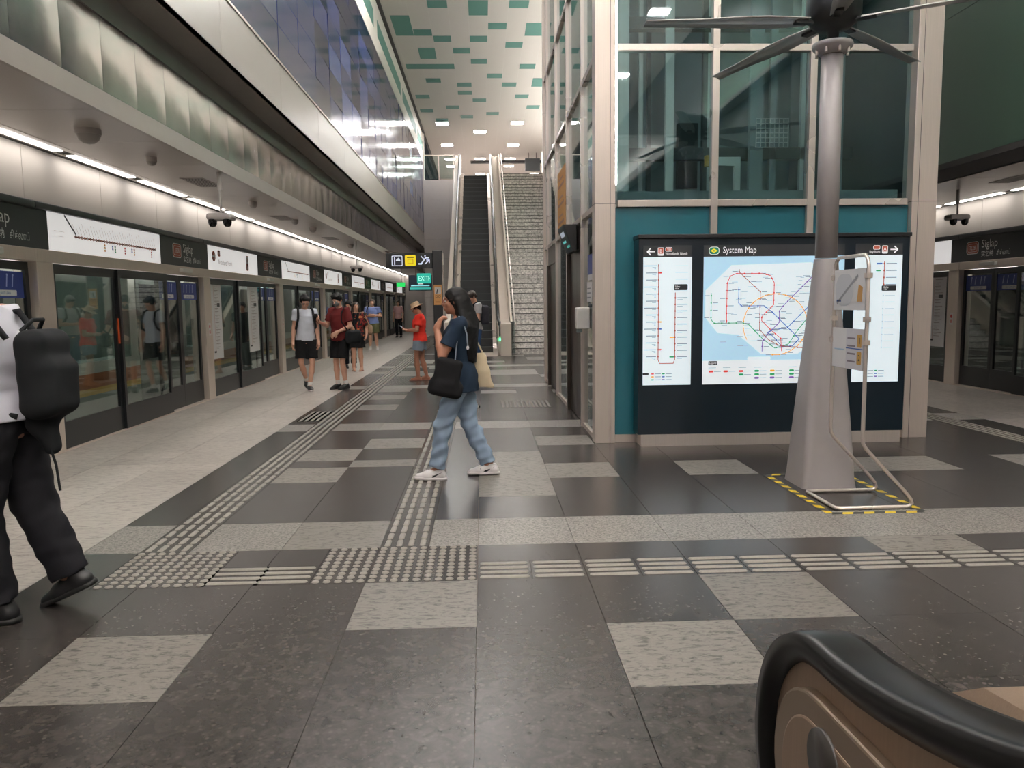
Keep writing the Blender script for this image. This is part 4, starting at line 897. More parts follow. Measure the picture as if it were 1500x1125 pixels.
# ================================================================== far escalator and stairs
es = empty('escalator', (-.2, 22.6, 0), 0, 'long escalator with black steps rising to the upper concourse', 'escalator'); es.location = (0, 0, 0)
EX0, EX1, EY, TAN = -.73, .30, 23.0, math.tan(math.radians(30))
YT = EY+ZU/TAN
stepm = MB().box(EX0, EX1, 0, .42, -.25, 0).mesh('step', 'step_black'); nosm = MB().box(EX0+.01, EX1-.01, -.004, .02, -.012, .003).mesh('nosing', mat('step_edge', srgb(84, 88, 88), .5))
n_ = int((YT-EY)/.4)+1
for i in range(n_):
    o = link('step', stepm, es, (0, EY+.4*i, min((i+1)*.4*TAN, ZU)-.06)); link('nosing', nosm, o)
boxobj('landing_plate', (EX0-.1, EX1+.1, 21.4, EY, -.02, .01), 'steel', es); boxobj('landing_plate', (EX0-.1, EX1+.1, YT, YE+1, ZU-.02, ZU+.01), 'steel', es)
def incl(x0, x1, d0, d1, name, m_, ya=EY-.6, yb=YT+.4):
    """a slab that follows the incline, between heights d0 and d1 above the step line"""
    pts = [(ya-.9, 0), (ya+.4, 0), (EY+.2, .1), (YT-.2, ZU-.1), (YT+.5, ZU), (yb+.9, ZU)]; mm = MB()
    for (a, za), (b, zb) in zip(pts, pts[1:]): mm.hexa([(x0, a, za+d0), (x1, a, za+d0), (x1, b, zb+d0), (x0, b, zb+d0)], [(x0, a, za+d1), (x1, a, za+d1), (x1, b, zb+d1), (x0, b, zb+d1)])
    return mm.build(name, m_, es)
incl(EX0-.12, EX0, -.2, .16, 'skirt_panel', 'steel_bright'); incl(EX1, EX1+.12, -.2, .16, 'skirt_panel', 'steel_bright')
incl(EX0-.16, EX0-.13, .1, .85, 'balustrade', 'steel_bright'); incl(EX1+.13, EX1+.16, .1, .85, 'balustrade', 'steel_bright')
incl(EX0-.36, EX0-.2, -.5, .95, 'outer_cladding', 'cream_panel'); incl(EX1+.2, EX1+.5, -.5, .90, 'outer_cladding', 'cream_panel')
for xh in (EX0-.17, EX1+.17):
    pts = [(xh, 21.75, .5), (xh, 21.6, .62), (xh, 21.56, .75), (xh, 21.62, .88), (xh, 21.8, .95), (xh, 22.6, .97), (xh, 23.1, 1.05), (xh, 23.5, 1.25), (xh, YT-.3, ZU+.82), (xh, YT+.2, ZU+.95), (xh, YT+1.3, ZU+.97)]
    MB().tube(pts, .045, 10).build('handrail', 'rubber', es)
    boxobj('newel', (xh-.05, xh+.05, 21.62, 22.6, 0, .9), 'steel', es, 0.02)
boxobj('indicator', (EX1+.12, EX1+.22, 21.555, 21.6, .42, .5), mat('go_green', srgb(60, 220, 140), .4, emit=srgb(60, 240, 150), es=2.5), es)
MB().add([(EX0-.38, EY-.4, 0), (EX0-.38, YE, 0), (EX0-.38, YE, ZU-.3), (EX0-.30, EY-.4, 0), (EX0-.30, YE, 0), (EX0-.30, YE, ZU-.3)], [(0, 1, 2), (3, 5, 4), (0, 2, 5, 3), (0, 3, 4, 1)]).build('truss_side', 'beige_wall', es)
ss = empty('staircase', (1.7, 22, 0), 0, 'wide granite staircase climbing beside the escalator', 'staircase'); ss.location = (0, 0, 0)
NS = 44; rise = ZU/NS; run = .292
stm_ = MB().box(.86, 2.75, 0, run+.02, -rise-.05, 0).mesh('stair_step', 'stair_granite'); nsm = MB().box(.86, 2.75, -.004, .035, -.018, .002).mesh('nosing', 'groove_dark')
for i in range(NS):
    o = link('stair_step', stm_, ss, (0, 22.3+run*i, rise*(i+1))); link('nosing', nsm, o)
def slab(x0, x1, d0, d1, nm, m_, par, ya=22.2, yb=22.3+run*NS):
    return MB().hexa([(x0, ya, d0), (x1, ya, d0), (x1, yb, ZU+d0), (x0, yb, ZU+d0)], [(x0, ya, d1), (x1, ya, d1), (x1, yb, ZU+d1), (x0, yb, ZU+d1)]).build(nm, m_, par)
slab(.80, .86, -.3, .9, 'side_wall', 'steel', ss); slab(2.75, 2.82, -.3, 1.0, 'side_wall', 'steel', ss)
MB().tube([(.93, 21.8, .85), (.93, 22.2, .9), (.93, 22.3+run*NS, ZU+.9), (.93, 36.4, ZU+.9)], .025, 10).build('handrail', 'steel_bright', ss)
boxobj('end_glass', (.78, .90, 21.75, 22.2, .05, .95), 'side_glass', ss)
gr = empty('glass_balustrade', (0, 0, 0), 0, 'glass balustrade at the upper concourse edge left of the escalator', 'balustrade')
for x in (WL+.05, WL+.75, WL+1.42): boxobj('post', (x-.02, x+.02, YE+.06, YE+.1, ZU, ZU+1.1), 'steel_bright', gr)
for x in (WL+.05, WL+.75): boxobj('glass', (x+.02, x+.65, YE+.07, YE+.085, ZU+.06, ZU+1.08), 'clear_glass', gr)
boxobj('top_rail', (WL, WL+1.45, YE+.05, YE+.11, ZU+1.1, ZU+1.14), 'steel_bright', gr)
kb = empty('concourse_sign', (0, 0, 0), 0, 'small dark sign box hung at the far ceiling right of the stairs', 'sign'); boxobj('case', (2.4, 3.2, 42.0, 42.15, ZC-.95, ZC-.3), 'black_frame', kb)
MB().cyl((2.6, 42.07, ZC-.35), (2.6, 42.07, ZC), .015, n=8).cyl((3.0, 42.07, ZC-.35), (3.0, 42.07, ZC), .015, n=8).build('hanger', 'dark_steel', kb)
# ================================================================== near escalator newel
ne = empty('near_escalator', (.57, 1.2, 0), 0, 'black rubber escalator handrail curving round a bronze newel at the lower right', 'escalator'); ne.location = (0, 0, 0)
XH = .575; cy_, cz_, R_ = 1.17, .665, .235
path = [(XH, 1.0, .36), (XH, cy_+R_*math.cos(-1.1), cz_+R_*math.sin(-1.1))]+[(XH, cy_+R_*math.cos(a), cz_+R_*math.sin(a)) for a in [(-.9+i*.2) for i in range(13)]]
path += [(XH, 1.08, .905), (XH, .9, .94), (XH, .65, 1.02), (XH, .4, 1.15), (XH, 0.0, 1.38), (XH, -2.5, 2.82)]
pr = [(-.042, -.012), (-.042, .006), (-.03, .02), (0, .024), (.03, .02), (.042, .006), (.042, -.012), (.03, -.016), (-.03, -.016)]
pr = [(-.048, -.026), (-.05, .0), (-.038, .02), (0, .026), (.038, .02), (.05, .0), (.048, -.026), (.03, -.03), (-.03, -.03)]
for _ in range(3):
    q_ = [Vector(path[0])]
    for a_, b_ in zip(path, path[1:]): a_, b_ = Vector(a_), Vector(b_); q_ += [a_*.75+b_*.25, a_*.25+b_*.75]
    path = q_+[Vector(path[-1])]
MB().tube([Vector(p) for p in path], .04, up=(1, 0, 0), prof=[(b, a) for a, b in pr]).build('handrail', 'rubber', ne)
brushed('bronze_steel', srgb(190, 166, 144), 0.42, metal=0.8); mat('newel_cap', srgb(170, 152, 132), 0.35, metal=0.7); mat('hub_dark', srgb(50, 46, 42), 0.4)
pn = [(cy_+(R_-.02)*math.cos(-.9+i*.2), cz_+(R_-.02)*math.sin(-.9+i*.2)) for i in range(13)]+[(1.06, .885), (.9, .92), (.65, .995), (.4, 1.12), (0, 1.35), (-2.5, 2.79), (-2.5, 1.6), (.3, 0.0), (1.25, 0.0), (1.25, .42)]
m = MB(); k = len(pn); m.add([(XH-.025, y_, z_) for y_, z_ in pn]+[(XH+.025, y_, z_) for y_, z_ in pn], [tuple(range(k)), tuple(range(2*k-1, k-1, -1))]+[(i, k+i, k+(i+1) % k, (i+1) % k) for i in range(k)]); m.build('newel_panel', 'bronze_steel', ne)
def plate(name, pts, x0, x1, m_):
    k = len(pts); MB().add([(x0, y_, z_) for y_, z_ in pts]+[(x1, y_, z_) for y_, z_ in pts], [tuple(range(k)), tuple(range(2*k-1, k-1, -1))]+[(i, k+i, k+(i+1) % k, (i+1) % k) for i in range(k)]).build(name, m_, ne, bevel=.005)
def inset(r, dz): return [(cy_+r*math.cos(a), cz_+r*math.sin(a)) for a in [-1.2+i*.18 for i in range(16)]]+[(.9, .93-dz), (.65, 1.0-dz), (.4, 1.11-dz), (.4, .5), (cy_-.1, cz_-r*.95)]
plate('newel_cap', inset(.172, .075), XH-.045, XH-.02, 'newel_cap'); plate('cap_recess', inset(.130, .125), XH-.047, XH-.03, 'bronze_steel')
MB().lathe((XH-.045, cy_-.04, cz_+.085), [(.055, 0), (.055, -.006), (.004, -.007)], 24, 'x').build('hub', 'hub_dark', ne)
boxobj('floor_plate', (.65, 1.75, -.6, 2.05, -.01, .006), 'steel', ne)
MB().hexa([(1.72, -.5, 0), (1.95, -.5, 0), (1.95, 2.7, 0), (1.72, 2.7, 0)], [(1.76, -.5, .5), (1.95, -.5, .5), (1.95, 2.55, .10), (1.76, 2.55, .10)]).build('side_deck', 'bronze_steel', ne)
# ================================================================== people: implicit surfaces -> one continuous mesh per body / garment
A3 = lambda *v: np.array(v, np.float64)
def _plane(P, c):
    p, n = c; return (P-p) @ n
class RC:      # tapered limb
    def __init__(s, a, b, ra, rb, clip=None, flat=None):
        s.a, s.b, s.ra, s.rb, s.clip = A3(*a), A3(*b), ra, rb, clip
    def __call__(s, P):
        ba = s.b-s.a; t = np.clip(((P-s.a) @ ba)/max(ba @ ba, 1e-9), 0, 1)
        d = np.linalg.norm(P-s.a-t[..., None]*ba, axis=-1)-(s.ra+(s.rb-s.ra)*t)
        if s.clip: d = np.maximum(d, _plane(P, s.clip))
        return d
class EL:      # ellipsoid, optional rotation
    def __init__(s, c, r, R=None, clip=None): s.c, s.r, s.R, s.clip = A3(*c), A3(*r), R, clip
    def __call__(s, P):
        q = P-s.c
        if s.R is not None: q = q @ s.R
        k0 = np.linalg.norm(q/s.r, axis=-1); k1 = np.linalg.norm(q/(s.r*s.r), axis=-1)
        d = k0*(k0-1)/np.maximum(k1, 1e-6)
        if s.clip: d = np.maximum(d, _plane(P, s.clip))
        return d
class LO:      # vertical loft: rows of (z, cx, cy, rx, ry)
    def __init__(s, rows, e=2.0): s.q = np.array(sorted(rows), float); s.e = e
    def __call__(s, P):
        z = P[..., 2]; q = s.q; zz = np.clip(z, q[0, 0], q[-1, 0])
        g = [np.interp(zz, q[:, 0], q[:, i]) for i in range(1, 5)]
        u = np.abs((P[..., 0]-g[0])/g[2]); v = np.abs((P[..., 1]-g[1])/g[3])
        d = ((u**s.e+v**s.e)**(1/s.e)-1)*np.minimum(g[2], g[3])
        dz = np.maximum(q[0, 0]-z, z-q[-1, 0])
        return np.where(dz > 0, np.maximum(d, 0)+dz*0.9, np.maximum(d, dz*.999))
class BX:      # rounded box
    def __init__(s, c, r, rad, R=None): s.c, s.r, s.rad, s.R = A3(*c), A3(*r), rad, R
    def __call__(s, P):
        q = P-s.c
        if s.R is not None: q = q @ s.R
        q = np.abs(q)-s.r+s.rad
        return np.linalg.norm(np.maximum(q, 0), axis=-1)+np.minimum(q.max(-1), 0)-s.rad
def rotm(yaw=0, pitch=0, roll=0):
    """columns = local axes: yaw about z (left +), pitch about x (up +), roll about y"""
    return np.array((Matrix.Rotation(yaw, 3, 'Z') @ Matrix.Rotation(pitch, 3, 'X') @ Matrix.Rotation(roll, 3, 'Y')))
def polygonise(prims, h, k=0.02, sub=(), clips=(), wr=0.0, wf=18.0, seed=0.0, pad=0.03, bounds=None):
    # bounds from the prims
    lo, hi = np.full(3, 9.), np.full(3, -9.)
    for p in prims:
        if isinstance(p, RC):
            for q, r in ((p.a, p.ra), (p.b, p.rb)): lo = np.minimum(lo, q-r); hi = np.maximum(hi, q+r)
        elif isinstance(p, LO):
            lo = np.minimum(lo, [(p.q[:, 1]-p.q[:, 3]).min(), (p.q[:, 2]-p.q[:, 4]).min(), p.q[0, 0]]); hi = np.maximum(hi, [(p.q[:, 1]+p.q[:, 3]).max(), (p.q[:, 2]+p.q[:, 4]).max(), p.q[-1, 0]])
        else:
            r = np.max(p.r); lo = np.minimum(lo, p.c-r); hi = np.maximum(hi, p.c+r)
    lo -= pad; hi += pad; B = 8; nb = np.ceil((hi-lo)/(h*B)).astype(int)
    bi = np.stack(np.meshgrid(*[np.arange(n) for n in nb], indexing='ij'), -1).reshape(-1, 3)
    cen = lo+(bi+0.5)*B*h-h/2; rad = B*h*0.95
    off = np.stack(np.meshgrid(*[np.arange(B)]*3, indexing='ij'), -1).reshape(-1, 3)*h
    D = np.full((len(bi), B**3), 1.0)
    for p in prims:
        sel = np.where(p(cen) < rad+k)[0]
        if len(sel) == 0: continue
        d = p((lo+bi[sel]*B*h)[:, None, :]+off[None]); o = D[sel]
        hh = np.clip(0.5+0.5*(o-d)/k, 0, 1); D[sel] = o+(d-o)*hh-k*hh*(1-hh)
    act = np.where((D < 0.1).any(1))[0]
    PP = (lo+bi[act]*B*h)[:, None, :]+off[None]; d = D[act]
    for p in sub: d = np.maximum(d, -p(PP))
    if wr:
        x, y, z = PP[..., 0]*wf, PP[..., 1]*wf, PP[..., 2]*wf
        d = d+wr*(np.sin(x*1.3+1.7*np.sin(z*.8+seed)+seed)*np.sin(z*1.9+y*1.1+seed*2)+.6*np.sin(y*2.1+2*np.sin(z*.5+x*.4)+seed*3))
    for c in clips: d = np.maximum(d, _plane(PP, c))
    D[act] = d
    G = np.full(nb*B, 1.0); G = G.reshape(nb[0], B, nb[1], B, nb[2], B); G[bi[:, 0], :, bi[:, 1], :, bi[:, 2], :] = D.reshape(-1, B, B, B); G = G.reshape(nb*B)
    # surface nets
    ins = G < 0
    c8 = [(i, j, l) for i in (0, 1) for j in (0, 1) for l in (0, 1)]; n = np.array(G.shape)-1
    cnt = sum(ins[i:i+n[0], j:j+n[1], l:l+n[2]].astype(np.int8) for i, j, l in c8)
    ci = np.argwhere((cnt > 0) & (cnt < 8))
    if len(ci) == 0: return [], []
    vals = {c: G[ci[:, 0]+c[0], ci[:, 1]+c[1], ci[:, 2]+c[2]] for c in c8}
    acc = np.zeros((len(ci), 3)); w_ = np.zeros(len(ci))
    for a in c8:
        for ax in range(3):
            if a[ax]: continue
            b = list(a); b[ax] = 1; b = tuple(b); va, vb = vals[a], vals[b]; m = (va < 0) != (vb < 0)
            t = np.where(m, va/np.where(m, va-vb, 1), 0); p = np.tile(np.array(a, float), (len(ci), 1)); p[:, ax] = t
            acc += p*m[:, None]; w_ += m
    V = lo+(ci+acc/w_[:, None])*h
    idx = -np.ones(n, int); idx[ci[:, 0], ci[:, 1], ci[:, 2]] = np.arange(len(ci)); F = []
    for ax in range(3):
        o1, o2 = (ax+1) % 3, (ax+2) % 3; sl0 = [slice(None)]*3; sl1 = [slice(None)]*3; sl0[ax] = slice(0, -1); sl1[ax] = slice(1, None)
        a, b = ins[tuple(sl0)], ins[tuple(sl1)]; e = np.argwhere(a != b); fl = a[tuple(e.T)]
        ok = (e[:, o1] > 0) & (e[:, o2] > 0) & (e[:, o1] < n[o1]) & (e[:, o2] < n[o2]); e, fl = e[ok], fl[ok]
        def at(d1, d2): q = e.copy(); q[:, o1] += d1; q[:, o2] += d2; return idx[tuple(q.T)]
        Q = np.stack([at(-1, -1), at(0, -1), at(0, 0), at(-1, 0)], 1); Q[~fl] = Q[~fl][:, ::-1]; F.append(Q)
    return V, np.concatenate(F)
def sdf_obj(name, parent, m, prims, h, **kw):
    V, F = polygonise(prims, h, **kw)
    if len(V) == 0: return None
    me = bpy.data.meshes.new(name); me.vertices.add(len(V)); me.vertices.foreach_set('co', np.asarray(V, np.float32).ravel())
    me.loops.add(len(F)*4); me.loops.foreach_set('vertex_index', F.astype(np.int32).ravel()); me.polygons.add(len(F))
    me.polygons.foreach_set('loop_start', np.arange(0, len(F)*4, 4, dtype=np.int32)); me.polygons.foreach_set('use_smooth', np.ones(len(F), bool))
    me.update(calc_edges=True); me.validate(); me.materials.append(MATS[m] if isinstance(m, str) else m)
    return link(name, me, parent)
def cmat(name, c, rough=0.85, var=0.12, scale=14, **k): return mat(name, srgb(*c), rough, var=var, scale=scale, bump=0.08, spec=0.2, **k)
mat('skin_light', srgb(206, 158, 134), 0.5, var=0.05, scale=8); mat('skin_tan', srgb(168, 116, 92), 0.5, var=0.05, scale=8); mat('skin_mid', srgb(188, 138, 112), 0.5, var=0.05, scale=8)
mat('hair_black', srgb(13, 12, 12), 0.6, var=0.3, scale=60, stretch=(1, 1, .08), spec=0.25); mat('hair_brown', srgb(52, 38, 32), 0.4, var=0.3, scale=60); mat('hair_grey', srgb(120, 108, 100), 0.5, var=.3, scale=60)
mat('eye_white', srgb(225, 220, 215), 0.2); mat('eye_dark', srgb(24, 18, 16), 0.15); mat('lip', srgb(160, 92, 84), 0.45)
cmat('navy_tee', (30, 44, 60)); cmat('denim_light', (140, 158, 178), scale=9, ); cmat('white_tee', (200, 204, 212)); cmat('black_cloth', (22, 22, 24)); cmat('maroon_tee', (96, 34, 34)); cmat('blue_tee', (128, 144, 196)); cmat('khaki', (96, 96, 68))
cmat('red_tee', (226, 58, 46)); cmat('denim_short', (136, 148, 160)); cmat('grey_tee', (170, 168, 168)); cmat('jeans', (58, 84, 122)); cmat('pink_top', (190, 150, 150)); cmat('white_shirt', (208, 206, 214), scale=5); cmat('black_trouser', (26, 26, 30)); cmat('canvas', (206, 188, 158)); cmat('hat_beige', (176, 148, 120)); cmat('pack_black', (26, 28, 30)); cmat('pack_grey', (62, 62, 68)); cmat('tan_bag', (150, 126, 104)); cmat('mask_grey', (104, 102, 102)); cmat('sock', (220, 216, 212))
mat('shoe_white', srgb(224, 218, 216), 0.5); mat('shoe_black', srgb(24, 24, 26), 0.45); mat('sole_white', srgb(214, 206, 204), 0.5); mat('sole_black', srgb(20, 20, 20), .6); mat('sandal', srgb(150, 96, 80), .6); mat('phone', srgb(20, 20, 24), .2); mat('cord', srgb(120, 128, 138), .5); mat('frame_red', srgb(110, 50, 44), .3)
# patterned blouse
m_, nt_, b_, N_, L_ = nmat('pattern_blouse'); v_ = N_.new('ShaderNodeTexVoronoi'); v_.inputs['Scale'].default_value = 26; tc_ = N_.new('ShaderNodeTexCoord'); L_.new(tc_.outputs['Object'], v_.inputs['Vector'])
r_ = N_.new('ShaderNodeValToRGB'); r_.color_ramp.interpolation = 'CONSTANT'; r_.color_ramp.elements[0].color = srgb(128, 34, 30); r_.color_ramp.elements[1].color = srgb(24, 20, 22); r_.color_ramp.elements[1].position = .45; e_ = r_.color_ramp.elements.new(.8); e_.color = srgb(176, 108, 60)
L_.new(v_.outputs['Color'], r_.inputs[0]); L_.new(r_.outputs[0], b_.inputs['Base Color']); b_.inputs['Roughness'].default_value = .85; MATS['pattern_blouse'] = m_

def hand_prims(w, d, n, side, s, curl=0.5, thumb=1, fat=1.0, spread=0.0):
    """w wrist, d direction of the hand, n palm normal (fingers curl towards it), side: +1/-1 thumb side along d x n"""
    d = d/np.linalg.norm(d); n = n-d*(n@d); n = n/np.linalg.norm(n); q = np.cross(d, n)*side; P = []
    base = w+d*.085*s
    P.append(RC(w, w+d*.03*s, .026*s, .03*s))
    for o in (-.026, -.009, .009, .026): P.append(RC(w+d*.02*s+q*o*.7*s, base+q*o*s, .017*s, .0135*s))
    for i, (o, L) in enumerate(((.028, .068), (.0095, .078), (-.0095, .072), (-.028, .056))):
        p = base+q*o*s; dd = d+q*o*spread*20; dd = dd/np.linalg.norm(dd); cu = curl*(1+.12*i)
        for j, (f, r) in enumerate(((.48, .0098), (.30, .0088), (.22, .0078))):
            a = cu*(j+.6); e = p+(dd*math.cos(a)+n*math.sin(a))*L*f*s; P.append(RC(p, e, r*s*fat, (r-.001)*s*fat)); p = e
    p = w+d*.025*s+q*.022*s; e = p+(d*.7+q*.75*thumb+n*.35)*.04*s; P.append(RC(p, e, .014*s, .0115*s*fat)); P.append(RC(e, e+(d*.9+q*.15+n*.35)*.034*s, .011*s*fat, .009*s*fat))
    return P
def person(name, label, loc, head_deg, ht, pose, skin, h, hair=None, hairm='hair_black', female=False, build=1.0, group=None, parts=(), face=True):
    """pose: dict of joints for a 1.70 m figure (x right, y forward, z up); parts: list of garment builders called with the figure"""
    s = ht/1.70; root = empty('person', loc, math.radians(head_deg), label, 'person', group)
    J = dict(SR=(.175, 0, 1.395), SL=(-.175, 0, 1.395), RE=(.22, -.02, 1.12), LE=(-.22, -.02, 1.12), RW=(.23, .05, .88), LW=(-.23, .05, .88), HR=(.09, 0, .90), HL=(-.09, 0, .90), RK=(.095, .02, .49), LK=(-.095, .02, .49), RA=(.095, -.02, .085), LA=(-.095, -.02, .085), neck=(0, -.01, 1.45), head=(0, .02, 1.585), hyaw=0, hpitch=0, hroll=0, ryaw=0, lyaw=0, rfp=0, lfp=0, chest=(0, 0), RH=None, LH=None, RN=None, LN=None, curl=.45)
    if female: J.update(SR=(.155, 0, 1.39), SL=(-.155, 0, 1.39))
    J.update(pose); f = {k: (A3(*v)*s if isinstance(v, tuple) and len(v) == 3 else v) for k, v in J.items()}
    cx, cy = f['chest'][0]*s, f['chest'][1]*s; b = build*s; f['s'] = s; f['b'] = b; f['root'] = root; f['h'] = h; f['c'] = (cx, cy); f['female'] = female
    w1 = .155 if female else .165; ws = .115 if female else .14
    f['torso'] = [(.84*s, 0, 0, .13*b, .095*b), (.93*s, 0, -.01*s, w1*b, .11*b), (1.06*s, cx*.3, cy*.3, ws*b, .088*b), (1.2*s, cx*.6, cy*.6+.005*s, .145*b, .105*b), (1.32*s, cx, cy, .16*b, .10*b), (1.40*s, cx, cy-.01*s, .13*b, .075*b), (1.45*s, cx, cy-.012*s, .06*b, .055*b)]
    P = [LO(f['torso'])]
    for sd, sg in (('R', 1), ('L', -1)):
        S_, E_, W_ = f['S'+sd], f[sd+'E'], f[sd+'W']
        P += [RC(A3(cx+sg*.10*s, cy, 1.39*s), S_, .055*b, .052*b), RC(S_, E_, .05*b, .039*b), RC(E_, E_+(W_-E_)*.35, .039*b, .04*b), RC(E_+(W_-E_)*.35, W_, .04*b, .026*b)]
        hd = f[sd+'H']; hd = (W_-E_) if hd is None else A3(*hd); nn = f[sd+'N']; nn = A3(-sg, 0.2, 0) if nn is None else A3(*nn)
        P += hand_prims(W_, hd, nn, sg if np.cross(hd, nn)[1] > 0 and False else f.get('thumb'+sd, 1), s, f['curl'], fat=max(1.0, h*.75/(.0085*s)))
        H_, K_, K2 = f['H'+sd], f[sd+'K'], f[sd+'A']
        P += [RC(H_+A3(0, 0, .02*s), H_+(K_-H_)*.5, .088*b, .075*b), RC(H_+(K_-H_)*.5, K_, .075*b, .05*b), RC(K_, K_+(K2-K_)*.35, .05*b, .056*b), RC(K_+(K2-K_)*.35, K2, .055*b, .034*b)]
        yw, fp = f[sd.lower()+'yaw'], f[sd.lower()+'fp']; R = rotm(yw, fp); f['F'+sd] = R
        heel = K2+R@A3(0, -.045*s, -.04*s); toe = K2+R@A3(0, .15*s, -.052*s)
        P += [RC(heel, toe, .033*s, .022*s), RC(K2, K2+R@A3(0, .10*s, -.045*s), .034*s, .028*s)]
    R = rotm(f['hyaw'], f['hpitch'], f['hroll']); Hc = f['head']; f['HR3'] = R; T = lambda *v: Hc+R@(A3(*v)*s); f['T'] = T
    P += [RC(f['neck'], Hc+R@A3(0, -.015*s, -.07*s), .052*b, .05*b)]
    P += [EL(T(0, -.012, .028), A3(.074, .093, .085)*s, R), EL(T(0, .026, -.035), A3(.056, .062, .075)*s, R), RC(T(0, .062, -.088), T(0, .055, -.08), .02*s, .026*s), EL(T(0, .066, .032), A3(.05, .022, .014)*s, R)]
    P += [RC(T(0, .088, .018), T(0, .106, -.018), .008*s, .0125*s), RC(T(-.012, .094, -.026), T(.012, .094, -.026), .008*s, .008*s), EL(T(0, .084, -.052), A3(.024, .012, .009)*s, R), EL(T(0, .082, -.064), A3(.02, .012, .008)*s, R)]
    for sg in (-1, 1): P += [EL(T(sg*.076, -.012, -.005), A3(.010, .02, .03)*s, R), EL(T(sg*.04, .06, -.022), A3(.022, .02, .018)*s, R)]
    sub = [EL(T(sg*.03, .098, .008), A3(.017, .013, .010)*s, R) for sg in (-1, 1)] if h < .01 else []
    body = sdf_obj('body', root, skin, P, h, k=.018*s, sub=sub)
    for sg in (-1, 1):
        e = MB().lathe((0, 0, 0), [(.003*s, -.010*s), (.008*s, -.008*s), (.0115*s, 0), (.008*s, .008*s), (.003*s, .010*s)], 10).build('eye', 'eye_white', root); e.location = Vector(T(sg*.030, .0775, .008))
        i = MB().lathe((0, 0, 0), [(.002*s, -.005*s), (.005*s, -.003*s), (.0055*s, 0), (.005*s, .003*s), (.002*s, .005*s)], 8).build('iris', 'eye_dark', e); i.location = Vector(R@A3(0, .0085*s, 0))
    if h < .012: sdf_obj('lips', root, 'lip', [EL(T(0, .088, -.052), A3(.021, .0105, .0055)*s, R), EL(T(0, .087, -.0625), A3(.018, .0105, .006)*s, R)], .004*s, k=.004)
    f['Rh'] = R
    for g_ in parts: g_(f)
    return f
# ---- garment builders (each returns a function of the figure)
def hair_short(m='hair_black', vol=1.0, fringe=.055):
    def go(f):
        s, T, R = f['s'], f['T'], f['Rh']
        P = [EL(T(0, -.02, .04), A3(.084, .100, .088)*s*vol, R), EL(T(0, .045, .085), A3(.066, .05, .035)*s*vol, R), EL(T(0, -.07, -.01), A3(.066, .04, .06)*s, R), EL(T(-.065, -.01, .03), A3(.02, .045, .045)*s, R), EL(T(.065, -.01, .03), A3(.02, .045, .045)*s, R)]
        sub = [EL(T(0, .13, -.05), A3(.075, .085, .12)*s, R), EL(T(0, .10, -.08), A3(.10, .105, .11)*s, R)]
        sdf_obj('hair', f['root'], m, P, min(f['h'], .009), k=.02*s, sub=sub, wr=.003, wf=60)
    return go
def hair_long(m='hair_black', low=1.06, back=-.09):
    def go(f):
        s, T, R = f['s'], f['T'], f['Rh']; cy = f['c'][1]
        P = [EL(T(0, -.018, .036), A3(.086, .104, .094)*s, R), EL(T(0, -.07, -.06), A3(.086, .06, .13)*s, R), RC(T(0, -.06, -.02), (0, (back-.01)*s+cy, 1.40*s), .088*s, .085*s), LO([(low*s, 0, (back-.03)*s+cy*.5, .085*s, .03*s), ((low+.12)*s, 0, (back-.03)*s+cy, .12*s, .05*s), (1.35*s, 0, (back-.02)*s+cy, .13*s, .07*s), (1.48*s, 0, -.05*s+cy, .095*s, .075*s)])]
        for sg in (-1, 1): P += [RC(T(sg*.072, -.035, .0), (sg*.11*s, back*.75*s+cy, 1.36*s), .026*s, .04*s), RC((sg*.11*s, back*.75*s+cy, 1.36*s), (sg*.10*s, (back-.0)*s+cy*.6, (low+.05)*s), .045*s, .03*s)]
        sub = [EL(T(0, .105, -.06), A3(.10, .10, .118)*s, R), EL(T(0, .12, .0), A3(.066, .075, .07)*s, R)]
        sdf_obj('hair', f['root'], m, P, min(f['h'], .008), k=.03*s, sub=sub, wr=.001, wf=55)
    return go
def top(name, m, hem=.86, sleeve=.62, loose=.018, sl_r=.064, hemr=0.0, neck=1.452, full=False):
    def go(f):
        s, b = f['s'], f['b']; rows = [(z, x, y, rx+loose*s*(1 if z < 1.36*s else .5), ry+loose*s*(1.1 if z < 1.36*s else .6)) for z, x, y, rx, ry in f['torso'] if z > .9*s]
        z, x, y, rx, ry = f['torso'][1]; rows = [((hem)*s, x, y, rx+(loose+.006+hemr)*s, ry+(loose+.012+hemr)*s)]+[r for r in rows if r[0] > hem*s+.03]
        P = [LO(rows)]
        for sd, sg in (('R', 1), ('L', -1)):
            S_, E_, W_ = f['S'+sd], f[sd+'E'], f[sd+'W']; d = (E_-S_)/np.linalg.norm(E_-S_); e = S_+(E_-S_)*min(sleeve, 1.0)
            P.append(RC(A3(f['c'][0]+sg*.09*s, f['c'][1]-.005*s, 1.385*s), S_, .066*b, sl_r*b*1.02))
            P.append(RC(S_, e+d*.02*s, sl_r*b, (sl_r+.002)*b, clip=(e, d) if sleeve < 1 else None))
            if full: 
                d2 = (W_-E_)/np.linalg.norm(W_-E_); P.append(RC(E_, W_+d2*.02*s, sl_r*.95*b, .044*b, clip=(W_-d2*.01*s, d2)))
        sdf_obj(name, f['root'], m, P, f['h'], k=.025*s, clips=[(A3(0, 0, hem*s), A3(0, 0, -1.)), (A3(0, 0, neck*s), A3(0, .35, 1.)/1.06)], wr=.0035, wf=20, seed=ht_seed(f))
    return go
def ht_seed(f): return f['root'].location.x*3.1+f['s']*7
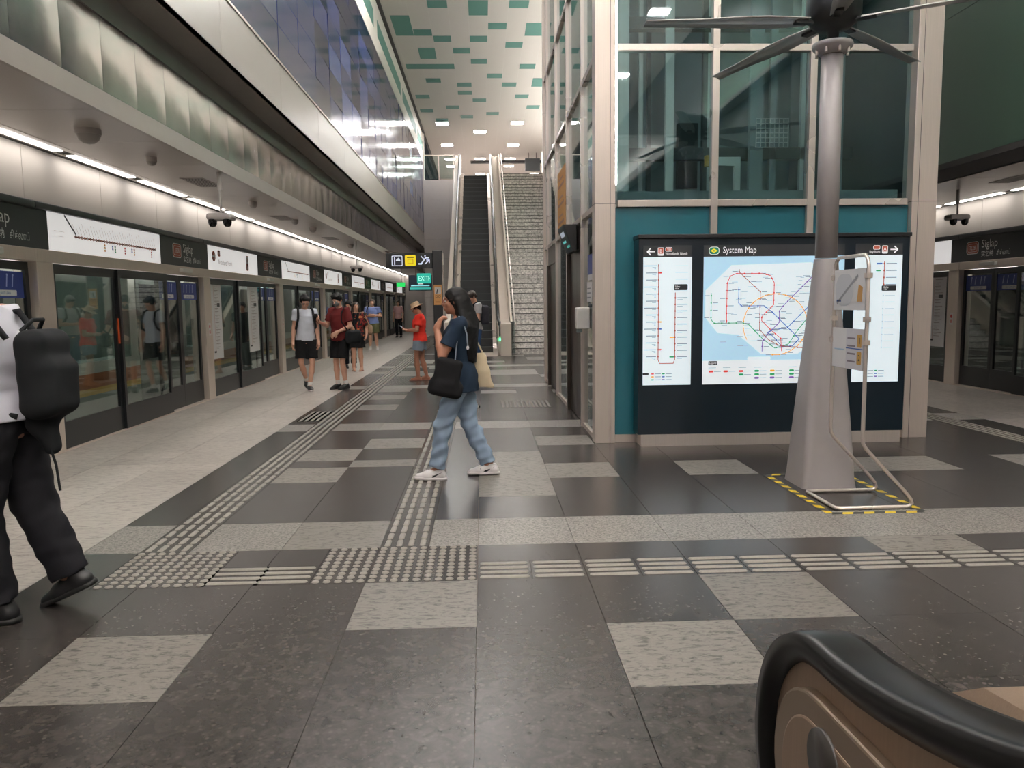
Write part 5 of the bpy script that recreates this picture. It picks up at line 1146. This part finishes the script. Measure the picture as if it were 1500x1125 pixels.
def bottoms(name, m, length=.55, r0=.100, r1=.085, r2=.06, waist=1.0, wr=.004, skirt=None):
    """length: fraction of the leg from hip (0) over knee (.5) to ankle (1)"""
    def go(f):
        s, b = f['s'], f['b']; t1 = f['torso'][1]
        P = [LO([(.86*s, 0, -.005*s, .15*b, .115*b), (.93*s, 0, t1[2], t1[3]+.010*s, t1[4]+.012*s), (waist*s, 0, 0, t1[3]-.004*s, t1[4]+.002*s)])]
        if skirt: P = [LO([(skirt*s, 0, 0, .19*b, .15*b), (.86*s, 0, -.005*s, .165*b, .125*b), (waist*s, 0, 0, t1[3]-.004*s, t1[4]+.002*s)])]
        else:
            for sd in 'RL':
                H_, K_, A_ = f['H'+sd], f[sd+'K'], f[sd+'A']
                if length <= .5:
                    e = H_+(K_-H_)*length*2; d = (K_-H_)/np.linalg.norm(K_-H_); P.append(RC(H_, e+d*.03*s, r0*b, r1*b, clip=(e, d)))
                else:
                    P.append(RC(H_, K_, r0*b, (r1*.86)*b)); e = K_+(A_-K_)*(length*2-1); d = (A_-K_)/np.linalg.norm(A_-K_); P.append(RC(K_, e+d*.03*s, (r1*.86)*b, r2*b, clip=(e, d)))
        sdf_obj(name, f['root'], m, P, f['h'], k=.02*s, wr=wr, wf=22, seed=ht_seed(f)+1, clips=[(A3(0, 0, waist*s), A3(0, 0, 1.))])
    return go
def shoes(mu, ms, swoosh=None, sock=None, low=True, only_sole=False):
    def go(f):
        s = f['s']; h = min(f['h'], .009)
        for sd, sg in (('R', 1), ('L', -1)):
            R = f['F'+sd]; K2 = f[sd+'A']; T = lambda *v: K2+R@(A3(*v)*s); dn = R@A3(0, 0, -1.); gz = T(0, 0, -.083); mid = T(0, 0, -.058)
            up_ = [RC(T(0, -.045, -.045), T(sg*.005, .08, -.05), .040*s, .043*s), RC(T(sg*.005, .08, -.05), T(sg*.0, .165, -.06), .043*s, .030*s), RC(T(0, -.03, -.03), T(0, -.02, .005), .042*s, .042*s, clip=(T(0, 0, .012), R@A3(0, 0, 1.))), RC(T(0, .0, -.01), T(0, .09, -.045), .038*s, .036*s)]
            so = [RC(T(0, -.05, -.07), T(sg*.005, .08, -.07), .044*s, .048*s), RC(T(sg*.005, .08, -.07), T(0, .17, -.07), .048*s, .036*s)]
            if only_sole:
                o = sdf_obj('sandal', f['root'], ms, so, h, k=.01, clips=[(gz, dn), (T(0, 0, -.066), -dn)]); continue
            o = sdf_obj('shoe', f['root'], mu, up_, h, k=.02*s, clips=[(T(0, 0, -.075), dn)])
            sdf_obj('sole', o, ms, so, h, k=.01, clips=[(gz, dn), (mid, -dn)])
            if sock: sdf_obj('sock', f['root'], sock, [RC(T(0, 0, 0), K2+(f[sd+'K']-K2)*.14, .041*s, .042*s)], h, k=.01)
            if swoosh:
                for q in (-1, 1):
                    pts = [(.10, -.022), (.02, -.052), (-.015, -.05), (-.03, -.035), (-.02, -.062), (.02, -.066)]; pts = [(.10, -.008), (.03, -.036), (-.005, -.038), (-.03, -.022), (-.036, -.046), (-.01, -.060), (.03, -.054)]
                    V = [T(sg*.002+q*(.0445 if y_ > -.0 else .0435), .055-y_, z_) for y_, z_ in pts]
                    V2 = [v+R@A3(-q*.006*s, 0, 0) for v in V]; m2 = MB(); k = len(V); m2.add([tuple(v) for v in V]+[tuple(v) for v in V2], [tuple(range(k)), tuple(range(2*k-1, k-1, -1))]+[(i, k+i, k+(i+1) % k, (i+1) % k) for i in range(k)]); m2.build('swoosh', swoosh, o)
    return go
def glasses(m='frame_red'):
    def go(f):
        s, T = f['s'], f['T']; mb_ = MB()
        for sg in (-1, 1):
            mb_.tube([T(sg*.032+.023*math.cos(a), .098+.002*math.cos(2*a), .006+.017*math.sin(a)) for a in [i*PI/7 for i in range(14)]], .0022*s, 6, closed=True)
            mb_.tube([T(sg*.055, .096, .012), T(sg*.074, .06, .014), T(sg*.078, -.005, .016)], .0022*s, 6)
        mb_.tube([T(-.010, .101, .010), T(0, .104, .012), T(.010, .101, .010)], .002*s, 6); mb_.build('glasses', m, f['root'])
    return go
def phone(f, at_, R, size=(.035, .005, .075), name='phone', label='black phone held in the hands', cat='phone'):
    M = Matrix.Translation(f['root'].location) @ Matrix.Rotation(f['root'].rotation_euler.z, 4, 'Z'); p = M @ Vector(A3(*at_)*f['s'])
    t = empty('phone', p, f['root'].rotation_euler.z, label, cat); o = boxobj('case', (-size[0], size[0], -size[1], size[1], -size[2], size[2]), 'phone', t, 0.004); o.rotation_euler = R
    sc = boxobj('screen', (-size[0]+.004, size[0]-.004, -size[1]-.001, -size[1], -size[2]+.006, size[2]-.006), mat('phone_screen', srgb(150, 170, 190), .2, emit=(.6, .7, .8, 1), es=.4), t); sc.rotation_euler = R
def packobj(f, name, label, prims, m, parts_=(), h=.009, k=.03):
    M = f['root']; t = empty(name, M.location, M.rotation_euler.z, label, 'backpack' if 'pack' in name else 'bag'); s = f['s']
    sdf_obj('bag_body', t, m, prims, h, k=k, wr=.003, wf=16); 
    for nm, pts, r, mm in parts_: MB().tube([Vector(A3(*p)*s) for p in pts], r*s, 8).build(nm, mm, t)
    return t
def sc(f, *v): return tuple(A3(*v)*f['s'])

# ---- the woman crossing in the middle
W = person('w', 'woman in navy T-shirt and light jeans with long black hair, striding left', (-.19, 6.5, 0), 90, 1.605,
    dict(LK=(-.085, .16, .49), LA=(-.085, .225, .085), RK=(.085, -.07, .48), RA=(.085, -.245, .09), LE=(-.20, .15, 1.12), LW=(-.10, .20, 1.35), LH=(.32, -.34, .85), LN=(.25, -.95, -.35), thumbL=1, RE=(.21, -.05, 1.12), RW=(.2, -.02, .90), chest=(0, .01), head=(0, .045, 1.585), hpitch=-.03, curl=.62, lfp=.04, rfp=-.0),
    'skin_tan', .0056, female=True, parts=[hair_long(low=1.04, back=-.085), glasses(), top('tshirt', 'navy_tee', .79, .70, .030, .068), bottoms('jeans', 'denim_light', .97, .106, .090, .066, wr=.009, waist=.83), shoes('shoe_white', 'sole_white', 'shoe_black')])
s_ = W['s']
tb = packobj(W, 'shoulder_bag', 'black shoulder bag hanging at the hip of the woman in navy', [BX(sc(W, -.235, .115, .94), A3(.045, .115, .16)*s_, .04, rotm(.1, .22, 0)), BX(sc(W, -.235, .13, .84), A3(.05, .15, .075)*s_, .045, rotm(.1, .22, 0))], 'black_cloth',
    [('strap', [(-.235, .04, 1.08), (-.215, .02, 1.25), (-.20, .015, 1.40), (-.15, .0, 1.455), (-.12, -.04, 1.42)], .006, 'cord'), ('strap', [(-.15, .005, 1.455), (-.20, -.035, 1.40), (-.215, -.065, 1.30), (-.215, -.07, 1.20)], .006, 'cord')], .008)
o = MB().lathe((0, 0, 0), [(.003, -.02), (.011, -.012), (.012, 0), (.006, .012)], 10).build('tassel', 'notice_white', tb); o.location = sc(W, -.215, -.07, 1.19)
packobj(W, 'tote_bag', 'cream canvas tote bag at the back of the woman in navy', [LO([(.80*s_, .17*s_, -.22*s_, .035*s_, .075*s_), (.95*s_, .17*s_, -.175*s_, .045*s_, .085*s_), (1.12*s_, .17*s_, -.14*s_, .018*s_, .07*s_)], 3)], 'canvas', [('handle', [(.17, -.11, 1.11), (.165, -.05, 1.3), (.15, -.0, 1.45), (.165, -.1, 1.32), (.17, -.2, 1.11)], .008, 'canvas')], .007)
# ---- man leaving the picture at the left edge
M0 = person('m', 'man in white shirt and black trousers walking out at the left edge', (-2.31, 3.72, 0), 90, 1.76,
    dict(chest=(0, .05), neck=(0, .06, 1.45), head=(0, .12, 1.585), SR=(.175, .05, 1.395), SL=(-.175, .05, 1.395), LK=(-.1, .06, .49), LA=(-.1, .0, .085), RK=(.1, -.08, .50), RA=(.1, -.23, .145), rfp=-.42, LE=(-.25, .04, 1.12), LW=(-.25, .24, .97), RE=(.25, .02, 1.12), RW=(.25, .22, .96)), 'skin_mid', .0085, build=1.12,
    parts=[hair_short(), top('shirt', 'white_shirt', .93, 1.0, .028, .07, full=True), bottoms('trousers', 'black_trouser', .985, .116, .098, .076, wr=.005, waist=.95), shoes('shoe_black', 'sole_black')])
s_ = M0['s']
packobj(M0, 'backpack', 'black backpack hanging off the man in white at the left edge', [BX(sc(M0, -.02, -.24, 1.14), A3(.15, .068, .20)*s_, .065), BX(sc(M0, -.02, -.285, 1.08), A3(.13, .058, .13)*s_, .055), RC(sc(M0, -.0, -.22, 1.0), sc(M0, -.01, -.2, .90), .10*s_, .06*s_), RC(sc(M0, -.0, -.20, .92), sc(M0, -.02, -.25, .80), .06*s_, .035*s_)], 'pack_black',
    [('strap', [(.12, -.14, 1.3), (.14, -.05, 1.42), (.14, .06, 1.40), (.13, .12, 1.2), (.15, .0, 1.0)], .016, 'pack_black'), ('strap', [(-.12, -.14, 1.3), (-.14, -.05, 1.45), (-.14, .09, 1.40), (-.13, .15, 1.2), (-.17, .0, 1.0), (-.1, -.15, .95)], .014, 'pack_black'), ('top_handle', [(-.08, -.18, 1.33), (-.05, -.22, 1.38), (.03, -.22, 1.38), (.06, -.18, 1.33)], .010, 'pack_black'),
     ('loose_strap', [(-.05, -.25, .82), (-.05, -.275, .72), (-.05, -.285, .60)], .006, 'pack_black')], .009)
# ---- boy in white T-shirt
B1 = person('b', 'boy in white T-shirt and black shorts walking with head bowed', (-3.05, 13.45, 0), 200, 1.66,
    dict(SR=(.15, 0, 1.395), SL=(-.15, 0, 1.395), LK=(-.085, .08, .49), LA=(-.03, .04, .085), RK=(.10, .03, .50), RA=(-.02, -.27, .16), rfp=-.5, hpitch=-.5, head=(0, .055, 1.575), RE=(.20, .0, 1.12), RW=(.23, .06, .87), LE=(-.20, .02, 1.12), LW=(-.20, .1, .87)), 'skin_light', .010, build=.88,
    parts=[hair_short(), glasses('shoe_black'), top('tshirt', 'white_tee', .89, .55, .028, .07), bottoms('shorts', 'black_cloth', .40, .112, .118, waist=.91), shoes('shoe_black', 'sole_white', sock='sock')])
s_ = B1['s']
packobj(B1, 'backpack', 'dark backpack on the shoulders of the boy in white', [BX(sc(B1, 0, -.18, 1.2), A3(.14, .07, .2)*s_, .05)], 'pack_black', [('strap', [(sg*.11, -.12, 1.36), (sg*.115, -.03, 1.475), (sg*.125, .08, 1.42), (sg*.135, .13, 1.28), (sg*.165, .1, 1.15), (sg*.17, -.04, 1.06)], .02, 'pack_black') for sg in (1, -1)], .012)
# ---- boy in maroon with a mask
B2 = person('b', 'boy in maroon T-shirt, grey mask and black shorts looking at a phone', (-2.50, 13.65, 0), 150, 1.68,
    dict(SR=(.155, 0, 1.395), SL=(-.155, 0, 1.395), LK=(-.075, .05, .49), LA=(-.07, -.03, .085), RK=(.075, .04, .49), RA=(.07, .02, .085), hpitch=-.38, hyaw=.15, head=(0, .05, 1.58), RE=(.24, .06, 1.13), RW=(.20, .30, 1.20), RH=(-.1, .6, .5), RN=(-.8, 0, .4), LE=(-.24, -.0, 1.12), LW=(-.10, .19, 1.02), LH=(.6, .5, -.5), LN=(.2, -.9, -.2), curl=.7), 'skin_light', .010, build=.92,
    parts=[hair_short('hair_black', 1.05), top('tshirt', 'maroon_tee', .86, .72, .034, .076), bottoms('shorts', 'black_cloth', .42, .112, .116, waist=.89), shoes('shoe_black', 'sole_black', sock='sock'),
           lambda f: sdf_obj('mask', f['root'], 'mask_grey', [EL(f['T'](0, .055, -.042), A3(.062, .062, .052)*f['s'], f['Rh'])], .008, clips=[(f['T'](0, 0, -.005), f['Rh']@A3(0, .0, 1.)), (f['T'](0, .03, 0), f['Rh']@A3(0, -1., 0))])])
s_ = B2['s']; phone(B2, (.18, .40, 1.28), (-.5, 0, .5), label='black phone held up by the boy in maroon')
packobj(B2, 'sling_bag', 'black sling bag at the side of the boy in maroon', [BX(sc(B2, -.27, -.03, .93), A3(.07, .16, .12)*s_, .05)], 'pack_black', [('strap', [(-.25, .07, 1.03), (-.17, .15, 1.2), (-.15, .13, 1.34), (-.145, .02, 1.48), (-.17, -.12, 1.36), (-.26, -.12, 1.03)], .012, 'pack_black')], .011)
# ---- woman in patterned blouse
W3 = person('w', 'woman in red and black patterned blouse and dark skirt in sandals', (-2.80, 17.3, 0), 185, 1.53,
    dict(LK=(-.08, .03, .49), RK=(.08, .03, .49), RE=(.22, .02, 1.12), RW=(.10, .2, 1.06), LE=(-.26, .0, 1.12), LW=(-.24, .10, .90), hyaw=.2, lyaw=-.2, ryaw=.2), 'skin_light', .012, female=True, build=1.1,
    parts=[hair_long('hair_brown', 1.33, -.05), top('blouse', 'pattern_blouse', .84, .95, .03, .075), bottoms('skirt', 'black_cloth', skirt=.58, waist=.88), shoes(None, 'sandal', only_sole=True),
           lambda f: sdf_obj('scarf', f['root'], 'black_cloth', [RC(sc(f, .05, .09, 1.42), sc(f, .04, .14, 1.0), .03, .04), RC(sc(f, -.06, .09, 1.42), sc(f, .0, .13, 1.2), .03, .035)], .012)])
s_ = W3['s']; packobj(W3, 'handbag', 'taupe handbag under the arm of the woman in patterned blouse', [BX(sc(W3, -.33, -.02, 1.02), A3(.06, .12, .12)*s_, .05)], 'tan_bag', [('strap', [(-.33, .08, 1.1), (-.2, .06, 1.4), (-.17, .0, 1.46), (-.2, -.06, 1.4), (-.33, -.1, 1.1)], .012, 'tan_bag')], .012)
# ---- person mostly hidden behind the boy in maroon
person('p', 'dark-haired person in black trousers, mostly hidden behind the boy in maroon', (-3.12, 18.2, 0), 200, 1.56, dict(hyaw=-.4, hpitch=-.2), 'skin_mid', .013, parts=[hair_short('hair_black', 1.04), top('tshirt', 'black_cloth', .85, .6, .02), bottoms('trousers', 'black_trouser', .97, .105, .09, .075, waist=.88), shoes('shoe_black', 'sole_black')])
# ---- man in blue with folded arms
M5 = person('m', 'man in light blue T-shirt and khaki shorts with folded arms', (-3.55, 25.2, 0), 182, 1.64,
    dict(RE=(.27, .03, 1.14), RW=(.02, .19, 1.14), RH=(-1, .1, .1), RN=(0, -1, 0), LE=(-.27, .03, 1.14), LW=(-.02, .21, 1.17), LH=(1, 0, .1), LN=(0, -1, 0), LA=(-.13, -.02, .085), RA=(.11, -.02, .085), lyaw=.15, ryaw=-.15, hpitch=.08), 'skin_light', .014, build=1.1,
    parts=[hair_short('hair_grey'), top('tshirt', 'blue_tee', .88, .6, .03, .074), bottoms('shorts', 'khaki', .40, .118, .118, waist=.90), shoes('shoe_white', 'sole_white', sock='sock')])
s_ = M5['s']; packobj(M5, 'messenger_bag', 'dark bag at the side of the man in blue', [BX(sc(M5, .27, -.08, 1.0), A3(.08, .1, .16)*s_, .05)], 'pack_black', [('strap', [(.25, .0, 1.1), (.16, .13, 1.38), (.13, .02, 1.48), (.2, -.1, 1.3), (.27, -.1, 1.1)], .014, 'pack_black')], .014)
# ---- woman in red with a bucket hat
def bucket(f):
    s, T, R = f['s'], f['T'], f['Rh']; prof = [(.150, .035), (.147, .030), (.095, .062), (.088, .12), (.075, .138), (.003, .142)]; mb_ = MB(); n = 28; vs = []
    for r, z in prof+[(.003, .135), (.07, .13), (.083, .115), (.09, .06), (.143, .026)]:
        for i in range(n): a = 2*PI*i/n; vs.append(tuple(T(r*math.cos(a), -.008+r*1.08*math.sin(a), z+(.004*math.sin(3*a) if r > .12 else 0))))
    m = len(prof)+5; mb_.add(vs, [(j*n+i, j*n+(i+1) % n, (j+1)*n+(i+1) % n, (j+1)*n+i) for j in range(m-1) for i in range(n)]+[((m-1)*n+i, (m-1)*n+(i+1) % n, (i+1) % n, i) for i in range(n)], True); mb_.build('bucket_hat', 'hat_beige', f['root'])
W6 = person('w', 'woman in red T-shirt, denim shorts and beige bucket hat using a phone', (-1.22, 15.0, 0), 88, 1.50,
    dict(LK=(-.08, .07, .49), LA=(-.08, .04, .085), RK=(.08, -.03, .48), RA=(.08, -.13, .085), LE=(-.22, .03, 1.11), LW=(-.09, .25, 1.10), LH=(.3, 1, .2), LN=(.3, 0, 1), RE=(.22, .03, 1.11), RW=(.06, .26, 1.10), RH=(-.2, 1, .2), RN=(0, 0, 1), hpitch=-.45, head=(0, .06, 1.575), curl=.6), 'skin_tan', .0105, female=True, build=1.08,
    parts=[hair_short('hair_black', .98), bucket, top('tshirt', 'red_tee', .86, .66, .032, .074), bottoms('shorts', 'denim_short', .28, .116, .112, waist=.885), shoes(None, 'sandal', only_sole=True)])
phone(W6, (-.02, .36, 1.15), (-.9, 0, 0), label='phone in the hands of the woman in red')
# ---- man in grey T-shirt with backpack, by the escalator
M7 = person('m', 'man in grey T-shirt and jeans with head bowed in front of the escalator', (-.16, 16.4, 0), 115, 1.74,
    dict(hpitch=-.55, head=(0, .065, 1.57), LE=(-.23, .03, 1.12), LW=(-.08, .24, 1.12), LH=(.4, .9, .1), LN=(0, 0, 1), RE=(.23, .03, 1.12), RW=(.08, .24, 1.12), RH=(-.3, .9, .1), RN=(0, 0, 1)), 'skin_light', .0125,
    parts=[hair_short('hair_brown'), top('tshirt', 'grey_tee', .90, .62, .026, .068), bottoms('jeans', 'jeans', .97, .105, .088, .07, waist=.93), shoes('shoe_black', 'sole_white')])
s_ = M7['s']; packobj(M7, 'backpack', 'grey backpack on the man by the escalator', [BX(sc(M7, 0, -.2, 1.2), A3(.14, .09, .2)*s_, .06)], 'pack_grey', [('strap', [(sg*.11, -.12, 1.36), (sg*.115, -.03, 1.475), (sg*.125, .08, 1.42), (sg*.15, .13, 1.25), (sg*.17, -.04, 1.06)], .02, 'pack_black') for sg in (1, -1)], .012)
# ---- far figure near the end of the platform
person('p', 'distant person in pinkish top and dark trousers near the platform end', (-3.72, 34.5, 0), 170, 1.62, {}, 'skin_light', .018, female=True, parts=[hair_short('hair_brown'), top('blouse', 'pink_top', .86, .8, .02), bottoms('trousers', 'black_trouser', .97, .1, .085, .07, waist=.89), shoes('shoe_black', 'sole_black')])
bpy.context.view_layer.update()
